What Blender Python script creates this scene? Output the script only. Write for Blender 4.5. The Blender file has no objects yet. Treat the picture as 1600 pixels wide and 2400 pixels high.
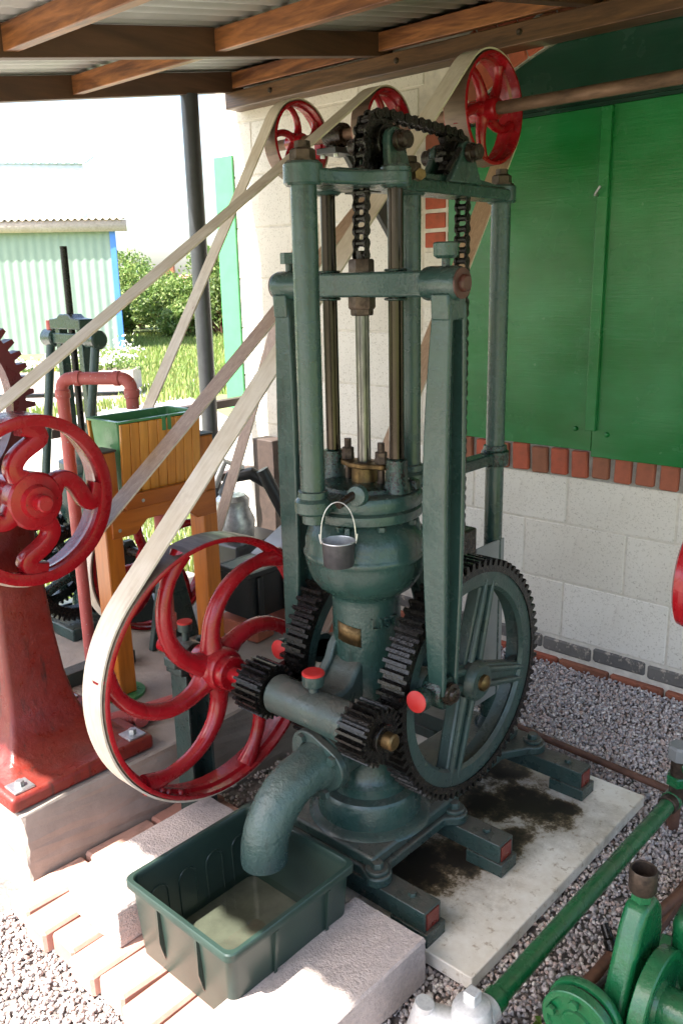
import bpy, bmesh, math, random
import numpy as np
from mathutils import Vector, Matrix
random.seed(7); RNG = np.random.default_rng(7)
S = bpy.context.scene
COL = S.collection
PI = math.pi
# ------------------------------------------------------------------ camera, sky, sun, exposure
def set_camera():
    pit, rol, yaw = (math.radians(a) for a in (15.17, -1.31, 42.5))
    R = Vector((math.cos(yaw), math.sin(yaw), 0)); F = Vector((-math.sin(yaw), math.cos(yaw), 0)); U = Vector((0, 0, 1))
    fw = F*math.cos(pit) - U*math.sin(pit); up = F*math.sin(pit) + U*math.cos(pit)
    rt = R*math.cos(rol) + up*math.sin(rol); up2 = up*math.cos(rol) - R*math.sin(rol)
    cd = bpy.data.cameras.new('camera'); cam = bpy.data.objects.new('camera', cd); COL.objects.link(cam)
    M = Matrix((rt, up2, -fw)).transposed().to_4x4(); M.translation = (1.315, -1.52, 1.55)
    cam.matrix_world = M
    cd.sensor_fit = 'VERTICAL'; cd.sensor_height = 36; cd.sensor_width = 24; cd.lens = 2007/2400*36
    cd.clip_start = .02; cd.clip_end = 500
    S.camera = cam
set_camera()
TO_SUN = Vector((-.20, -.655, 1.0)).normalized()
W = bpy.data.worlds.new('World'); S.world = W; W.use_nodes = True
sky = W.node_tree.nodes.new('ShaderNodeTexSky'); sky.sky_type = 'NISHITA'; sky.sun_disc = False
sky.sun_elevation = math.asin(TO_SUN.z); sky.sun_rotation = math.atan2(TO_SUN.x, TO_SUN.y)
sky.air_density = 1.0; sky.dust_density = 3.0; sky.ozone_density = 1.0
W.node_tree.links.new(sky.outputs[0], W.node_tree.nodes['Background'].inputs[0])
W.node_tree.nodes['Background'].inputs[1].default_value = .15
sl = bpy.data.lights.new('sun', 'SUN'); sl.energy = 5.0; sl.angle = math.radians(.6); sl.color = (1, .95, .88)
so = bpy.data.objects.new('sun', sl); COL.objects.link(so); so.rotation_euler = TO_SUN.to_track_quat('Z', 'Y').to_euler()
so.location = (-3, -6, 9)
S.view_settings.view_transform = 'Standard'; S.view_settings.look = 'None'; S.view_settings.gamma = 1
S.view_settings.exposure = 2.05; S.view_settings.use_curve_mapping = False
S.render.engine = 'CYCLES'; S.cycles.max_bounces = 8; S.cycles.diffuse_bounces = 5

# ------------------------------------------------------------------ materials
class Nt:
    def __init__(s, name):
        s.m = bpy.data.materials.new(name); s.m.use_nodes = True; s.t = s.m.node_tree; s.b = s.t.nodes['Principled BSDF']
        s.tc = s.t.nodes.new('ShaderNodeTexCoord')
    def n(s, kind, **k):
        x = s.t.nodes.new('ShaderNode'+kind)
        for a, v in k.items(): setattr(x, a, v)
        return x
    def l(s, a, b): s.t.links.new(a, b)
    def vec(s, sc=(1, 1, 1), out='Object'):
        mp = s.n('Mapping'); mp.inputs['Scale'].default_value = sc if hasattr(sc, '__len__') else (sc,)*3
        s.l(s.tc.outputs[out], mp.inputs[0]); return mp.outputs[0]
    def noise(s, scale, detail=4, rough=.55, sc=(1, 1, 1), dist=0, out='Object'):
        x = s.n('TexNoise'); x.inputs['Scale'].default_value = scale; x.inputs['Detail'].default_value = detail
        x.inputs['Roughness'].default_value = rough; x.inputs['Distortion'].default_value = dist
        s.l(s.vec(sc, out), x.inputs['Vector']); return x.outputs['Fac']
    def ramp(s, fac, stops):
        x = s.n('ValToRGB'); e = x.color_ramp.elements
        while len(e) < len(stops): e.new(.5)
        for i, (p, c) in enumerate(stops):
            e[i].position = p; e[i].color = (c, c, c, 1) if not hasattr(c, '__len__') else (*c, 1)
        s.l(fac, x.inputs[0]); return x.outputs[0]
    def mix(s, fac, a, b, mode='MIX'):
        x = s.n('Mix'); x.data_type = 'RGBA'; x.blend_type = mode
        for inp, v in ((x.inputs[0], fac), (x.inputs[6], a), (x.inputs[7], b)):
            if isinstance(v, (int, float)): inp.default_value = v
            elif isinstance(v, tuple): inp.default_value = (*v, 1)
            else: s.l(v, inp)
        return x.outputs[2]
    def bump(s, h, strength=.3, dist=.002, chain=None):
        x = s.n('Bump'); x.inputs['Strength'].default_value = strength; x.inputs['Distance'].default_value = dist
        s.l(h, x.inputs['Height'])
        if chain: s.l(chain, x.inputs['Normal'])
        s.l(x.outputs[0], s.b.inputs['Normal']); return x.outputs[0]
    def col(s, v): 
        if isinstance(v, tuple): s.b.inputs['Base Color'].default_value = (*v, 1)
        else: s.l(v, s.b.inputs['Base Color'])
    def rough(s, v):
        if isinstance(v, (int, float)): s.b.inputs['Roughness'].default_value = v
        else: s.l(v, s.b.inputs['Roughness'])
    def metal(s, v): s.b.inputs['Metallic'].default_value = v
    def orand(s): return s.n('ObjectInfo').outputs['Random']

def sc_(c, k): return tuple(min(1, x*k) for x in c)
def paint(name, col, rough=.32, chip=None, chip_t=.70, grime=.5, bump=.25, bscale=70, grime_col=None, dust=.0, runs=.0):
    m = Nt(name)
    g = m.ramp(m.noise(9, 6, .65), [(.35, 0.), (.75, 1.)])
    c = m.mix(g, col, sc_(col, 1-grime*.6) if grime_col is None else grime_col)
    c = m.mix(m.ramp(m.noise(3.1, 3), [(.4, 0.), (.7, .45)]), c, sc_(col, 1.45))
    if chip:
        ch = m.ramp(m.noise(150, 2, .5), [(chip_t, 0.), (chip_t+.015, 1.)]); c = m.mix(ch, c, chip)
        st = m.ramp(m.noise(26, 6, .8), [(.66, 0.), (.72, .6)]); c = m.mix(st, c, chip)
    if runs:     # old oil runs down the casting
        ru = m.ramp(m.noise(34, 5, .7, (1, 1, .06)), [(.56, 0.), (.70, runs)]); c = m.mix(ru, c, (.014, .011, .008))
    if dust:     # settled dust on upward faces
        ge_ = m.n('NewGeometry'); sx = m.n('SeparateXYZ'); m.l(ge_.outputs['Normal'], sx.inputs[0])
        mu = m.n('Math'); mu.operation = 'MULTIPLY'; m.l(m.ramp(sx.outputs['Z'], [(.55, 0.), (.95, dust)]), mu.inputs[0]); m.l(m.ramp(m.noise(20, 6, .75), [(.30, .15), (.65, 1.)]), mu.inputs[1])
        c = m.mix(mu.outputs[0], c, (.115, .088, .070))
    m.col(c)
    m.rough(m.ramp(m.noise(24, 4), [(.3, rough*.65), (.75, min(1, rough*2.0))]))
    hm = m.n('Math'); hm.operation = 'MULTIPLY'; m.l(m.noise(bscale, 5, .6), hm.inputs[0]); m.l(m.ramp(m.noise(6, 3), [(.35, .25), (.65, 1.)]), hm.inputs[1])
    b = m.bump(hm.outputs[0], bump, .007); m.bump(m.noise(bscale*3.2, 3, .6), bump*.6, .003, b); return m.m
def metal(name, col, rough=.35, met=1., dark=.4, scale=30, sc=(1, 1, 1), bump=.15):
    m = Nt(name); g = m.noise(scale, 5, .65, sc)
    m.col(m.mix(m.ramp(g, [(.38, 0.), (.68, 1.)]), col, sc_(col, dark))); m.metal(met)
    m.rough(m.ramp(g, [(.3, rough*.7), (.75, min(1, rough*1.6))])); m.bump(m.noise(scale*4, 4), bump, .001); return m.m
def grease(name, col=(.008, .007, .006), rough=.22):
    m = Nt(name); g = m.noise(60, 5, .7)
    m.col(m.mix(m.ramp(g, [(.42, 0.), (.68, 1.)]), col, (.010, .008, .0065)))
    m.rough(m.ramp(m.noise(90, 3), [(.35, rough*.5), (.7, rough*2.0)])); m.bump(m.noise(130, 4, .6), .55, .003); m.b.inputs['Specular IOR Level'].default_value = .3; return m.m
def wood(name, a, b, axis, rough=.55, scale=14, knots=True, bump=.2, stretch=9):
    m = Nt(name); sc = [1., 1., 1.]; sc['XYZ'.index(axis)] = 1/stretch
    add = m.n('VectorMath'); add.operation = 'ADD'
    mp = m.vec(tuple(sc)); cx = m.n('CombineXYZ')
    mul = m.n('Math'); mul.operation = 'MULTIPLY'; mul.inputs[1].default_value = 17.; m.l(m.orand(), mul.inputs[0])
    for i in range(3): m.l(mul.outputs[0], cx.inputs[i])
    m.l(mp, add.inputs[0]); m.l(cx.outputs[0], add.inputs[1])
    x = m.n('TexNoise'); x.inputs['Scale'].default_value = scale; x.inputs['Detail'].default_value = 6; x.inputs['Roughness'].default_value = .6; x.inputs['Distortion'].default_value = 1.2
    m.l(add.outputs[0], x.inputs['Vector']); f = x.outputs['Fac']
    x2 = m.n('TexNoise'); x2.inputs['Scale'].default_value = scale*6; x2.inputs['Detail'].default_value = 3
    m.l(add.outputs[0], x2.inputs['Vector'])
    c = m.mix(m.ramp(f, [(.33, 0.), (.66, 1.)]), a, b)
    c = m.mix(m.ramp(x2.outputs['Fac'], [(.45, 0.), (.75, .45)]), c, sc_(b, .55))
    if knots:
        v = m.n('TexVoronoi'); v.inputs['Scale'].default_value = 5.5; m.l(add.outputs[0], v.inputs['Vector'])
        c = m.mix(m.ramp(v.outputs['Distance'], [(.0, .9), (.14, 0.)]), c, sc_(b, .3))
    m.col(c); m.rough(rough); m.bump(x2.outputs['Fac'], bump, .0015); return m.m
def plain(name, col, rough=.6, var=.3, scale=20, bump=.2, bs=80, bd=.002):
    m = Nt(name); m.col(m.mix(m.ramp(m.noise(scale, 5, .6), [(.35, 0.), (.7, 1.)]), col, sc_(col, 1-var)))
    m.rough(rough); m.bump(m.noise(bs, 5, .65), bump, bd); return m.m

GREEN = paint('dark green enamel', (.021, .050, .043), .19, (.030, .022, .014), .715, .6, .32, 75, None, .35, .55)
GREEN_OIL = paint('oily green enamel', (.010, .032, .025), .16, (.006, .005, .004), .55, .6, .5, 95, None, .0, .8)
GREEN_LOW = paint('dusty green enamel', (.022, .048, .043), .28, (.03, .026, .020), .74, .6, .36, 75, (.030, .036, .032), .65, .35)
GREEN_ROUGH = paint('pitted green enamel', (.030, .064, .056), .24, (.10, .055, .035), .76, .5, .6, 60, (.048, .062, .057), .3, .3)
RED = paint('red gloss paint', (.29, .006, .011), .20, (.075, .008, .008), .745, .55, .14, 40, None, .25, .25)
RED_DULL = paint('red oxide paint', (.165, .015, .009), .32, (.055, .010, .007), .72, .65, .32, 60, None, .2, .75)
RED_DARK = paint('dark red paint', (.10, .010, .014), .3, None, .7, .5, .2, 50)
RED_CAP = paint('red cap paint', (.38, .013, .011), .45, None, .7, .2, .1, 60)
PINK = paint('faded red pipe paint', (.40, .085, .075), .42, (.45, .40, .38), .70, .4, .1, 40)
BRIGHT_GREEN = paint('bright green enamel', (.006, .105, .034), .22, (.24, .10, .07), .76, .45, .3, 60, None, .25, .3)
LINER = paint('green liner plastic', (.06, .22, .075), .3, None, .7, .2, .05, 30)
GREASE = grease('black grease', (.004, .0035, .003), .17)
GREASE_B = grease('brown grease', (.022, .013, .008), .26)
STEEL = metal('bright steel', (.22, .212, .205), .26, 1, .18, 18, (1, 1, .2))
ROD = metal('oily bronze rod', (.055, .045, .037), .22, 1, .45, 16, (1, 1, .15))
BRASS = metal('dull brass', (.19, .125, .06), .45, 1, .35, 40)
NUT = metal('rusty nut', (.085, .060, .045), .5, .7, .4, 50)
RUST = metal('rusty bar', (.20, .115, .075), .6, .35, .4, 22, (.3, 1, 1), .35)
RUSTRED = plain('rust red paint', (.075, .022, .014), .45, .5, 30, .4, 90)
RUSTPIPE = plain('rusty pipe', (.14, .062, .038), .65, .5, 25, .4, 90)
ALU = metal('cast aluminium', (.70, .69, .67), .5, .55, .75, 60)
PAIL = metal('blackened pail', (.06, .058, .064), .5, .6, .6, 25)
TIN = metal('tin plate', (.62, .61, .60), .4, .9, .7, 60)
ZINC = metal('zinc plate', (.55, .56, .56), .4, .9, .6, 40)
def belt_mat():
    m = Nt('canvas belt'); f = m.noise(7, 5, .6, (1, 1, 1)); w = m.noise(90, 3, .6, (1, .12, .12))
    c = m.mix(m.ramp(f, [(.35, 0.), (.68, 1.)]), (.56, .475, .365), (.66, .59, .50))
    c = m.mix(m.ramp(w, [(.42, 0.), (.75, .45)]), c, (.36, .27, .18))
    c = m.mix(m.ramp(m.noise(5, 5, .7), [(.56, 0.), (.72, .5)]), c, (.30, .22, .14))
    c = m.mix(m.ramp(m.noise(16, 3, .5), [(.735, 0.), (.77, .7)]), c, (.28, .06, .05))
    m.col(c); m.rough(.62); m.bump(w, .15, .001); return m.m
BELT = belt_mat()
BELT_IN = wood('belt pulley side', (.48, .33, .21), (.33, .20, .12), 'X', .42, 20, False, .1, .25)
TREAD = metal('worn pulley tread', (.17, .115, .085), .38, .3, .45, 30, (.15, 1, 1))
def block_mat():
    m = Nt('cream masonry paint'); pit = m.noise(62, 5, .75); fine = m.noise(150, 4, .7)
    c = m.mix(m.ramp(m.noise(2.2, 4), [(.35, 0.), (.7, 1.)]), (.72, .68, .61), (.64, .60, .53))
    c = m.mix(m.orand(), c, m.mix(1., c, (.90, .88, .85), 'MULTIPLY'))
    c = m.mix(m.ramp(m.noise(5, 5, .7, (1, 1, .35)), [(.58, 0.), (.75, .35)]), c, (.50, .44, .36))
    c = m.mix(m.ramp(pit, [(.60, 0.), (.66, .85)]), c, (.30, .25, .19))
    c = m.mix(m.ramp(fine, [(.57, 0.), (.65, .7)]), c, (.33, .285, .22))
    m.col(c); m.rough(.75)
    b = m.bump(pit, -.6, .006); m.bump(fine, -.5, .003, b); return m.m
BLOCK = block_mat()
MORTAR = plain('painted mortar', (.66, .605, .52), .85, .25, 30, .5, 120)
GREYMORTAR = plain('grey mortar', (.38, .36, .32), .9, .35, 40, .6, 120)
def brick_mat(name, a, b, sand=.3, st=.66):
    m = Nt(name); c = m.mix(m.orand(), a, b)
    c = m.mix(m.ramp(m.noise(14, 5, .65), [(.45, 0.), (.72, .6)]), c, sc_(b, .45))
    c = m.mix(m.ramp(m.noise(30, 5, .7), [(st, 0.), (st+.08, sand)]), c, (.5, .42, .34))
    m.col(c); m.rough(.85); m.bump(m.noise(90, 5, .7), .5, .003); return m.m
BRICK = brick_mat('red clay brick', (.42, .085, .042), (.25, .095, .050))
DARKBRICK = brick_mat('dark plinth brick', (.095, .090, .086), (.15, .135, .12), .75, .54)
PAVEBRICK = brick_mat('worn paving brick', (.40, .19, .145), (.48, .29, .23), .8)
def plywood(name, col, hi):
    m = Nt(name); s = m.noise(120, 5, .7, (.05, 1, 1), .3); b = m.noise(4, 4, .6, (.5, 1, 1))
    c = m.mix(m.ramp(b, [(.38, 0.), (.66, 1.)]), col, hi)
    c = m.mix(m.ramp(s, [(.62, 0.), (.74, .22)]), c, (.10, .22, .13))
    m.col(c); m.rough(m.ramp(m.noise(5, 4), [(.35, .14), (.7, .34)])); m.bump(s, .32, .0022); return m.m
PLY = plywood('green painted plywood', (.004, .120, .022), (.016, .175, .050))
PLY_DARK = plywood('dark green board', (.004, .034, .019), (.008, .046, .027))
WOOD_BEAM_Y = wood('dark stained rafter', (.050, .023, .012), (.092, .042, .021), 'Y', .55, 18, True, .3)
WOOD_X = wood('orange stained purlin', (.34, .135, .042), (.09, .032, .012), 'X', .45, 20, True, .3, 7)
WOOD_PLATE = wood('brown stained plate', (.145, .070, .028), (.050, .023, .010), 'X', .45, 26, True, .3, 10)
WOOD_LEG = wood('varnished pine', (.58, .185, .022), (.40, .11, .013), 'Z', .28, 12)
WOOD_LEGY = wood('varnished pine rail', (.52, .155, .020), (.34, .09, .012), 'Y', .28, 12)
PLANK = wood('varnished board', (.72, .32, .055), (.60, .23, .034), 'Z', .26, 10, False)
OFFCUT = wood('raw timber', (.40, .28, .16), (.26, .16, .085), 'X', .7, 16)
RAILWOOD = wood('weathered rail', (.075, .050, .040), (.045, .030, .025), 'Y', .6, 16)
FASCIA = wood('bleached fascia', (.55, .45, .40), (.46, .36, .30), 'Y', .7, 6, False)
ROOFSHEET = plain('grey roof sheet', (.46, .46, .45), .5, .2, 4, .1, 30)
BLACKPOST = plain('black post paint', (.035, .038, .042), .35, .3, 20, .2, 80)
PLASTIC = plain('dark green plastic', (.020, .040, .032), .34, .3, 8, .08, 40)
TANKBLACK = plain('black plastic', (.012, .014, .014), .4, .3, 12, .1, 60)
TANKGREY = plain('grey plastic', (.34, .33, .33), .45, .2, 12, .1, 60)
CONC = plain('concrete', (.34, .29, .25), .88, .4, 5, .5, 60, .004)
AERATED = plain('aerated concrete block', (.52, .44, .405), .92, .22, 90, 1.0, 160, .006)
def board_mat():
    m = Nt('stained white board')
    c = m.mix(m.ramp(m.noise(7, 6, .7), [(.42, 0.), (.75, 1.)]), (.80, .77, .70), (.58, .51, .41))
    c = m.mix(m.ramp(m.noise(45, 5, .7), [(.57, 0.), (.68, .7)]), c, (.30, .22, .13))
    # oil stains with shapes of their own, beside the pump base
    st = None
    for (x, y, rx, ry) in ((.13, -.215, .13, .15), (.19, -.13, .10, .10), (.20, .21, .16, .10), (.10, .13, .11, .10), (.25, -.01, .06, .10), (.29, .25, .07, .05), (.05, .31, .12, .08)):
        mp = m.n('Mapping'); mp.inputs['Location'].default_value = (-x/rx, -y/ry, 0); mp.inputs['Scale'].default_value = (1/rx, 1/ry, 0)
        m.l(m.tc.outputs['Object'], mp.inputs[0]); ln = m.n('VectorMath'); ln.operation = 'LENGTH'; m.l(mp.outputs[0], ln.inputs[0])
        if st is None: st = ln.outputs['Value']
        else:
            mn = m.n('Math'); mn.operation = 'MINIMUM'; m.l(st, mn.inputs[0]); m.l(ln.outputs['Value'], mn.inputs[1]); st = mn.outputs[0]
    ns = m.n('Math'); ns.operation = 'MULTIPLY_ADD'; m.l(m.noise(16, 6, .75), ns.inputs[0]); ns.inputs[1].default_value = 2.8; ns.inputs[2].default_value = -1.4
    ad = m.n('Math'); ad.operation = 'ADD'; m.l(st, ad.inputs[0]); m.l(ns.outputs[0], ad.inputs[1])
    ha = m.n('Math'); ha.operation = 'MULTIPLY'; ha.inputs[1].default_value = .5; m.l(ad.outputs[0], ha.inputs[0]); ad = ha
    c = m.mix(m.ramp(ad.outputs[0], [(.40, 1.), (.55, .5), (1., 0.)]), c, (.17, .125, .07))
    c = m.mix(m.ramp(ad.outputs[0], [(.22, 1.), (.34, .7), (.46, 0.)]), c, (.018, .014, .009))
    m.col(c); m.rough(.55); m.bump(m.noise(60, 4), .2, .002); return m.m
BOARD = board_mat()
def attr_mat(name, rough=.7, trans=0., bump=0):
    m = Nt(name); a = m.n('Attribute'); a.attribute_name = 'tone'
    m.col(a.outputs['Color']); m.rough(rough)
    if trans:
        tr = m.n('BsdfTranslucent'); m.l(a.outputs['Color'], tr.inputs[0]); ms = m.n('MixShader'); ms.inputs[0].default_value = trans
        m.l(m.b.outputs[0], ms.inputs[1]); m.l(tr.outputs[0], ms.inputs[2]); m.l(ms.outputs[0], m.t.nodes['Material Output'].inputs[0])
    if bump: m.bump(m.noise(150, 4), bump, .001)
    return m.m
PEBBLE = attr_mat('pebble', .7, 0, .3)
LEAF = attr_mat('leaf', .55, .35)
GRASS = attr_mat('grass blade', .6, .3)
GRAVELBED = plain('gravel bed', (.22, .19, .175), .9, .5, 60, .8, 90, .006)
LAWN = plain('lawn ground', (.22, .26, .085), .9, .4, 1.2, .5, 20, .02)
PATHM = plain('pale path', (.52, .47, .40), .9, .2, 2, .4, 40, .006)
SHEDGREEN = plain('pale green sheet', (.25, .325, .27), .5, .10, 3, .05, 30)
BLUETRIM = plain('blue trim', (.06, .20, .62), .45, .1, 5, .05, 30)
PALEBLUE = plain('pale blue roof sheet', (.45, .58, .68), .5, .1, 3, .05, 30)
STRIPGREEN = plain('mint green paint', (.07, .36, .13), .5, .15, 12, .3, 70)
RUBBER = plain('black rubber', (.012, .012, .012), .6, .4, 40, .3, 90)
PLATE_GREY = plain('grey sheet metal', (.22, .225, .225), .5, .2, 10, .1, 60)

# ------------------------------------------------------------------ mesh helpers
class MB:
    def __init__(s): s.v = []; s.f = []
    def add(s, V, F, M=None):
        o = len(s.v)
        s.v += [tuple(M @ Vector(v)) if M else tuple(v) for v in V]
        s.f += [tuple(i+o for i in f) for f in F]; return s
    def box(s, a, b, M=None):
        x0, y0, z0 = (min(p, q) for p, q in zip(a, b)); x1, y1, z1 = (max(p, q) for p, q in zip(a, b))
        V = [(x0, y0, z0), (x1, y0, z0), (x1, y1, z0), (x0, y1, z0), (x0, y0, z1), (x1, y0, z1), (x1, y1, z1), (x0, y1, z1)]
        return s.add(V, [(0, 3, 2, 1), (4, 5, 6, 7), (0, 1, 5, 4), (1, 2, 6, 5), (2, 3, 7, 6), (3, 0, 4, 7)], M)
    def lathe(s, prof, c=(0, 0, 0), axis=(0, 0, 1), n=32, closed=False, a0=0, a1=2*PI):
        ax = Vector(axis).normalized(); u = ax.orthogonal().normalized(); w = ax.cross(u); c = Vector(c)
        full = abs(a1-a0-2*PI) < 1e-6; m = n if full else n+1; V = []; F = []
        for i in range(m):
            a = a0+(a1-a0)*i/n; d = u*math.cos(a)+w*math.sin(a)
            for r, z in prof: V.append(c+d*r+ax*z)
        k = len(prof)
        for i in range(n):
            j = (i+1) % m
            for q in range(k if closed else k-1):
                q2 = (q+1) % k; F.append((i*k+q, j*k+q, j*k+q2, i*k+q2))
        return s.add(V, F)
    def cyl(s, p0, p1, r0, r1=None, n=20, bev=0):
        r1 = r0 if r1 is None else r1; p0 = Vector(p0); p1 = Vector(p1); L = (p1-p0).length
        if bev: pr = [(0, 0), (r0-bev, 0), (r0, bev), (r1, L-bev), (r1-bev, L), (0, L)]
        else: pr = [(0, 0), (r0, 0), (r1, L), (0, L)]
        return s.lathe(pr, p0, p1-p0, n)
    def ring(s, c, axis, ri, ro, w, n=40, bev=.002):
        return s.lathe([(ri, 0), (ri, w), (ro-bev, w), (ro, w-bev), (ro, bev), (ro-bev, 0)], c, axis, n, True)
    def hexn(s, c, axis, r, h): return s.lathe([(0, 0), (r, 0), (r, h*.85), (r*.9, h), (0, h)], c, axis, 6)
    def tube(s, P, r, n=12, cap=True, closed=False, flat=None):
        P = [Vector(p) for p in P]; k = len(P); R = r if hasattr(r, '__len__') else [r]*k
        T = []
        for i in range(k):
            a = P[(i-1) % k] if closed or i > 0 else P[i]; b = P[(i+1) % k] if closed or i < k-1 else P[i]
            T.append((b-a).normalized())
        u = T[0].orthogonal().normalized() if flat is None else Vector(flat); V = []
        for i in range(k):
            u = (u-T[i]*u.dot(T[i])).normalized(); w = T[i].cross(u)
            for j in range(n):
                a = 2*PI*j/n; V.append(P[i]+(u*math.cos(a)+w*math.sin(a))*R[i])
        F = []
        for i in range(k if closed else k-1):
            i2 = (i+1) % k
            for j in range(n): F.append((i*n+j, i*n+(j+1) % n, i2*n+(j+1) % n, i2*n+j))
        if cap and not closed: F.append(tuple(range(n))[::-1]); F.append(tuple((k-1)*n+j for j in range(n)))
        return s.add(V, F)
    def prism(s, poly, plane, a, b):
        f = {'X': lambda p, t: (t, p[0], p[1]), 'Y': lambda p, t: (p[0], t, p[1]), 'Z': lambda p, t: (p[0], p[1], t)}[plane]
        n = len(poly); V = [f(p, a) for p in poly]+[f(p, b) for p in poly]
        return s.add(V, [tuple(range(n))[::-1], tuple(range(n, 2*n))]+[(i, (i+1) % n, n+(i+1) % n, n+i) for i in range(n)])
    def ribbon(s, P, side, w, t):
        # flat bar of thickness t following P, width w along side
        P = [Vector(p) for p in P]; sd = Vector(side).normalized(); V = []; k = len(P)
        for i in range(k):
            T = (P[min(i+1, k-1)]-P[max(i-1, 0)]).normalized(); N = T.cross(sd).normalized()
            for a, b in ((-1, -1), (1, -1), (1, 1), (-1, 1)): V.append(P[i]+sd*(a*w/2)+N*(b*t/2))
        F = [(3, 2, 1, 0), tuple(4*(k-1)+j for j in range(4))]
        for i in range(k-1):
            for j in range(4): F.append((4*i+j, 4*i+(j+1) % 4, 4*i+4+(j+1) % 4, 4*i+4+j))
        return s.add(V, F)
    def gear(s, c, r, root, inner, x0, x1, n):
        # toothed ring, axis X
        O = []; I = []
        for i in range(n):
            for q, (fr, rr) in enumerate(((.0, root), (.18, root), (.34, r), (.66, r), (.82, root))):
                if q == 0: continue
                a = 2*PI*(i+fr)/n; O.append((rr*math.cos(a), rr*math.sin(a))); I.append((inner*math.cos(a), inner*math.sin(a)))
        k = len(O); V = [(x, c[0]+p[0], c[1]+p[1]) for x in (x0, x1) for p in O]+[(x, c[0]+p[0], c[1]+p[1]) for x in (x0, x1) for p in I]; F = []
        for i in range(k):
            j = (i+1) % k
            F += [(i, j, k+j, k+i), (2*k+j, 2*k+i, 3*k+i, 3*k+j), (k+i, k+j, 3*k+j, 3*k+i), (j, i, 2*k+i, 2*k+j)]
        return s.add(V, F)

BASE = {}
def finish(me, bevel_angle=34):
    bm = bmesh.new(); bm.from_mesh(me)
    bmesh.ops.remove_doubles(bm, verts=bm.verts, dist=1e-6); bmesh.ops.recalc_face_normals(bm, faces=bm.faces)
    ang = math.radians(bevel_angle)
    for f in bm.faces: f.smooth = True
    for e in bm.edges:
        e.smooth = not (len(e.link_faces) == 2 and e.calc_face_angle(0) > ang)
    bm.to_mesh(me); bm.free()
def build(mb, name, mat, parent=None, bevel=0, seg=2, sub=0, base=None):
    b = Vector(base) if base is not None else (BASE.get(parent.as_pointer(), Vector()) if parent else Vector())
    me = bpy.data.meshes.new(name); me.from_pydata([tuple(Vector(v)-b) for v in mb.v], [], mb.f); finish(me)
    me.materials.append(mat); o = bpy.data.objects.new(name, me); COL.objects.link(o)
    if parent: o.parent = parent
    else: o.location = b
    BASE[o.as_pointer()] = b
    if bevel:
        m = o.modifiers.new('edge', 'BEVEL'); m.width = bevel; m.segments = seg; m.limit_method = 'ANGLE'; m.angle_limit = math.radians(40); m.harden_normals = False
    if sub:
        m = o.modifiers.new('smooth', 'SUBSURF'); m.levels = sub; m.render_levels = sub
    return o
def tag(o, label, cat, group=None):
    o['label'] = label; o['category'] = cat
    if group: o['group'] = group
    return o
def thing(name, loc, label, cat, group=None):
    o = bpy.data.objects.new(name, None); COL.objects.link(o); o.location = loc; o.empty_display_size = .1
    BASE[o.as_pointer()] = Vector(loc); return tag(o, label, cat, group)
def struct(o): o['kind'] = 'structure'; return o
def piece(me, name, parent, loc, rot=(0, 0, 0), scale=(1, 1, 1)):
    o = bpy.data.objects.new(name, me); COL.objects.link(o); o.parent = parent
    o.location = Vector(loc)-BASE.get(parent.as_pointer(), Vector()); o.rotation_euler = rot; o.scale = scale
    BASE[o.as_pointer()] = Vector(loc); return o
def brick_mesh(name, size, mat, bev=.006):
    mb = MB().box([-x/2 for x in size], [x/2 for x in size]); me = bpy.data.meshes.new(name); me.from_pydata(mb.v, [], mb.f)
    bm = bmesh.new(); bm.from_mesh(me); bmesh.ops.bevel(bm, geom=bm.edges[:], offset=bev, segments=1, affect='EDGES', profile=.5)
    bm.to_mesh(me); bm.free(); me.materials.append(mat); return me
def arc(c, r, a0, a1, n): return [(c[0]+r*math.cos(a0+(a1-a0)*i/n), c[1]+r*math.sin(a0+(a1-a0)*i/n)) for i in range(n+1)]
def mesh_tone(name, V, F, tone, mat, loops=False):
    # big numpy mesh, per-vertex colour
    V = np.asarray(V, np.float32); F = np.asarray(F, np.int32); k = F.shape[1]
    me = bpy.data.meshes.new(name); me.vertices.add(len(V)); me.vertices.foreach_set('co', V.ravel())
    me.loops.add(F.size); me.loops.foreach_set('vertex_index', F.ravel())
    me.polygons.add(len(F)); me.polygons.foreach_set('loop_start', np.arange(0, F.size, k, dtype=np.int32))
    me.update(calc_edges=True)
    at = me.color_attributes.new('tone', 'FLOAT_COLOR', 'POINT')
    c = np.ones((len(V), 4), np.float32); c[:, :3] = tone; at.data.foreach_set('color', c.ravel())
    me.materials.append(mat); o = bpy.data.objects.new(name, me); COL.objects.link(o); return o

# ------------------------------------------------------------------ ground
g = MB(); n = 60
struct(build(MB().add([(-140, -120, -.05), (120, -120, -.05), (120, 140, -.05), (-140, 140, -.05)], [(0, 1, 2, 3)]), 'lawn_ground', LAWN))
struct(build(MB().add([(-2.35, -2.2, -.012), (2.6, -2.2, -.012), (2.6, 1.6, -.012), (-2.35, 1.6, -.012)], [(0, 1, 2, 3)]), 'gravel_ground', GRAVELBED))
pth = [(-2.36, -9, ), (-2.36, 3.4), (-6.0, 4.9), (-8.9, 6.3), (-10.6, 7.9), (-14, 4.6), (-9, -1), (-6, -9)]
struct(build(MB().add([(x, y, -.044) for x, y in pth], [tuple(range(len(pth)))]), 'path', PATHM))
struct(build(MB().add([(-2.36, -9, -.04), (4, -9, -.04), (4, -2.2, -.04), (-2.36, -2.2, -.04)], [(0, 1, 2, 3)]), 'forecourt_ground', PATHM))

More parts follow.
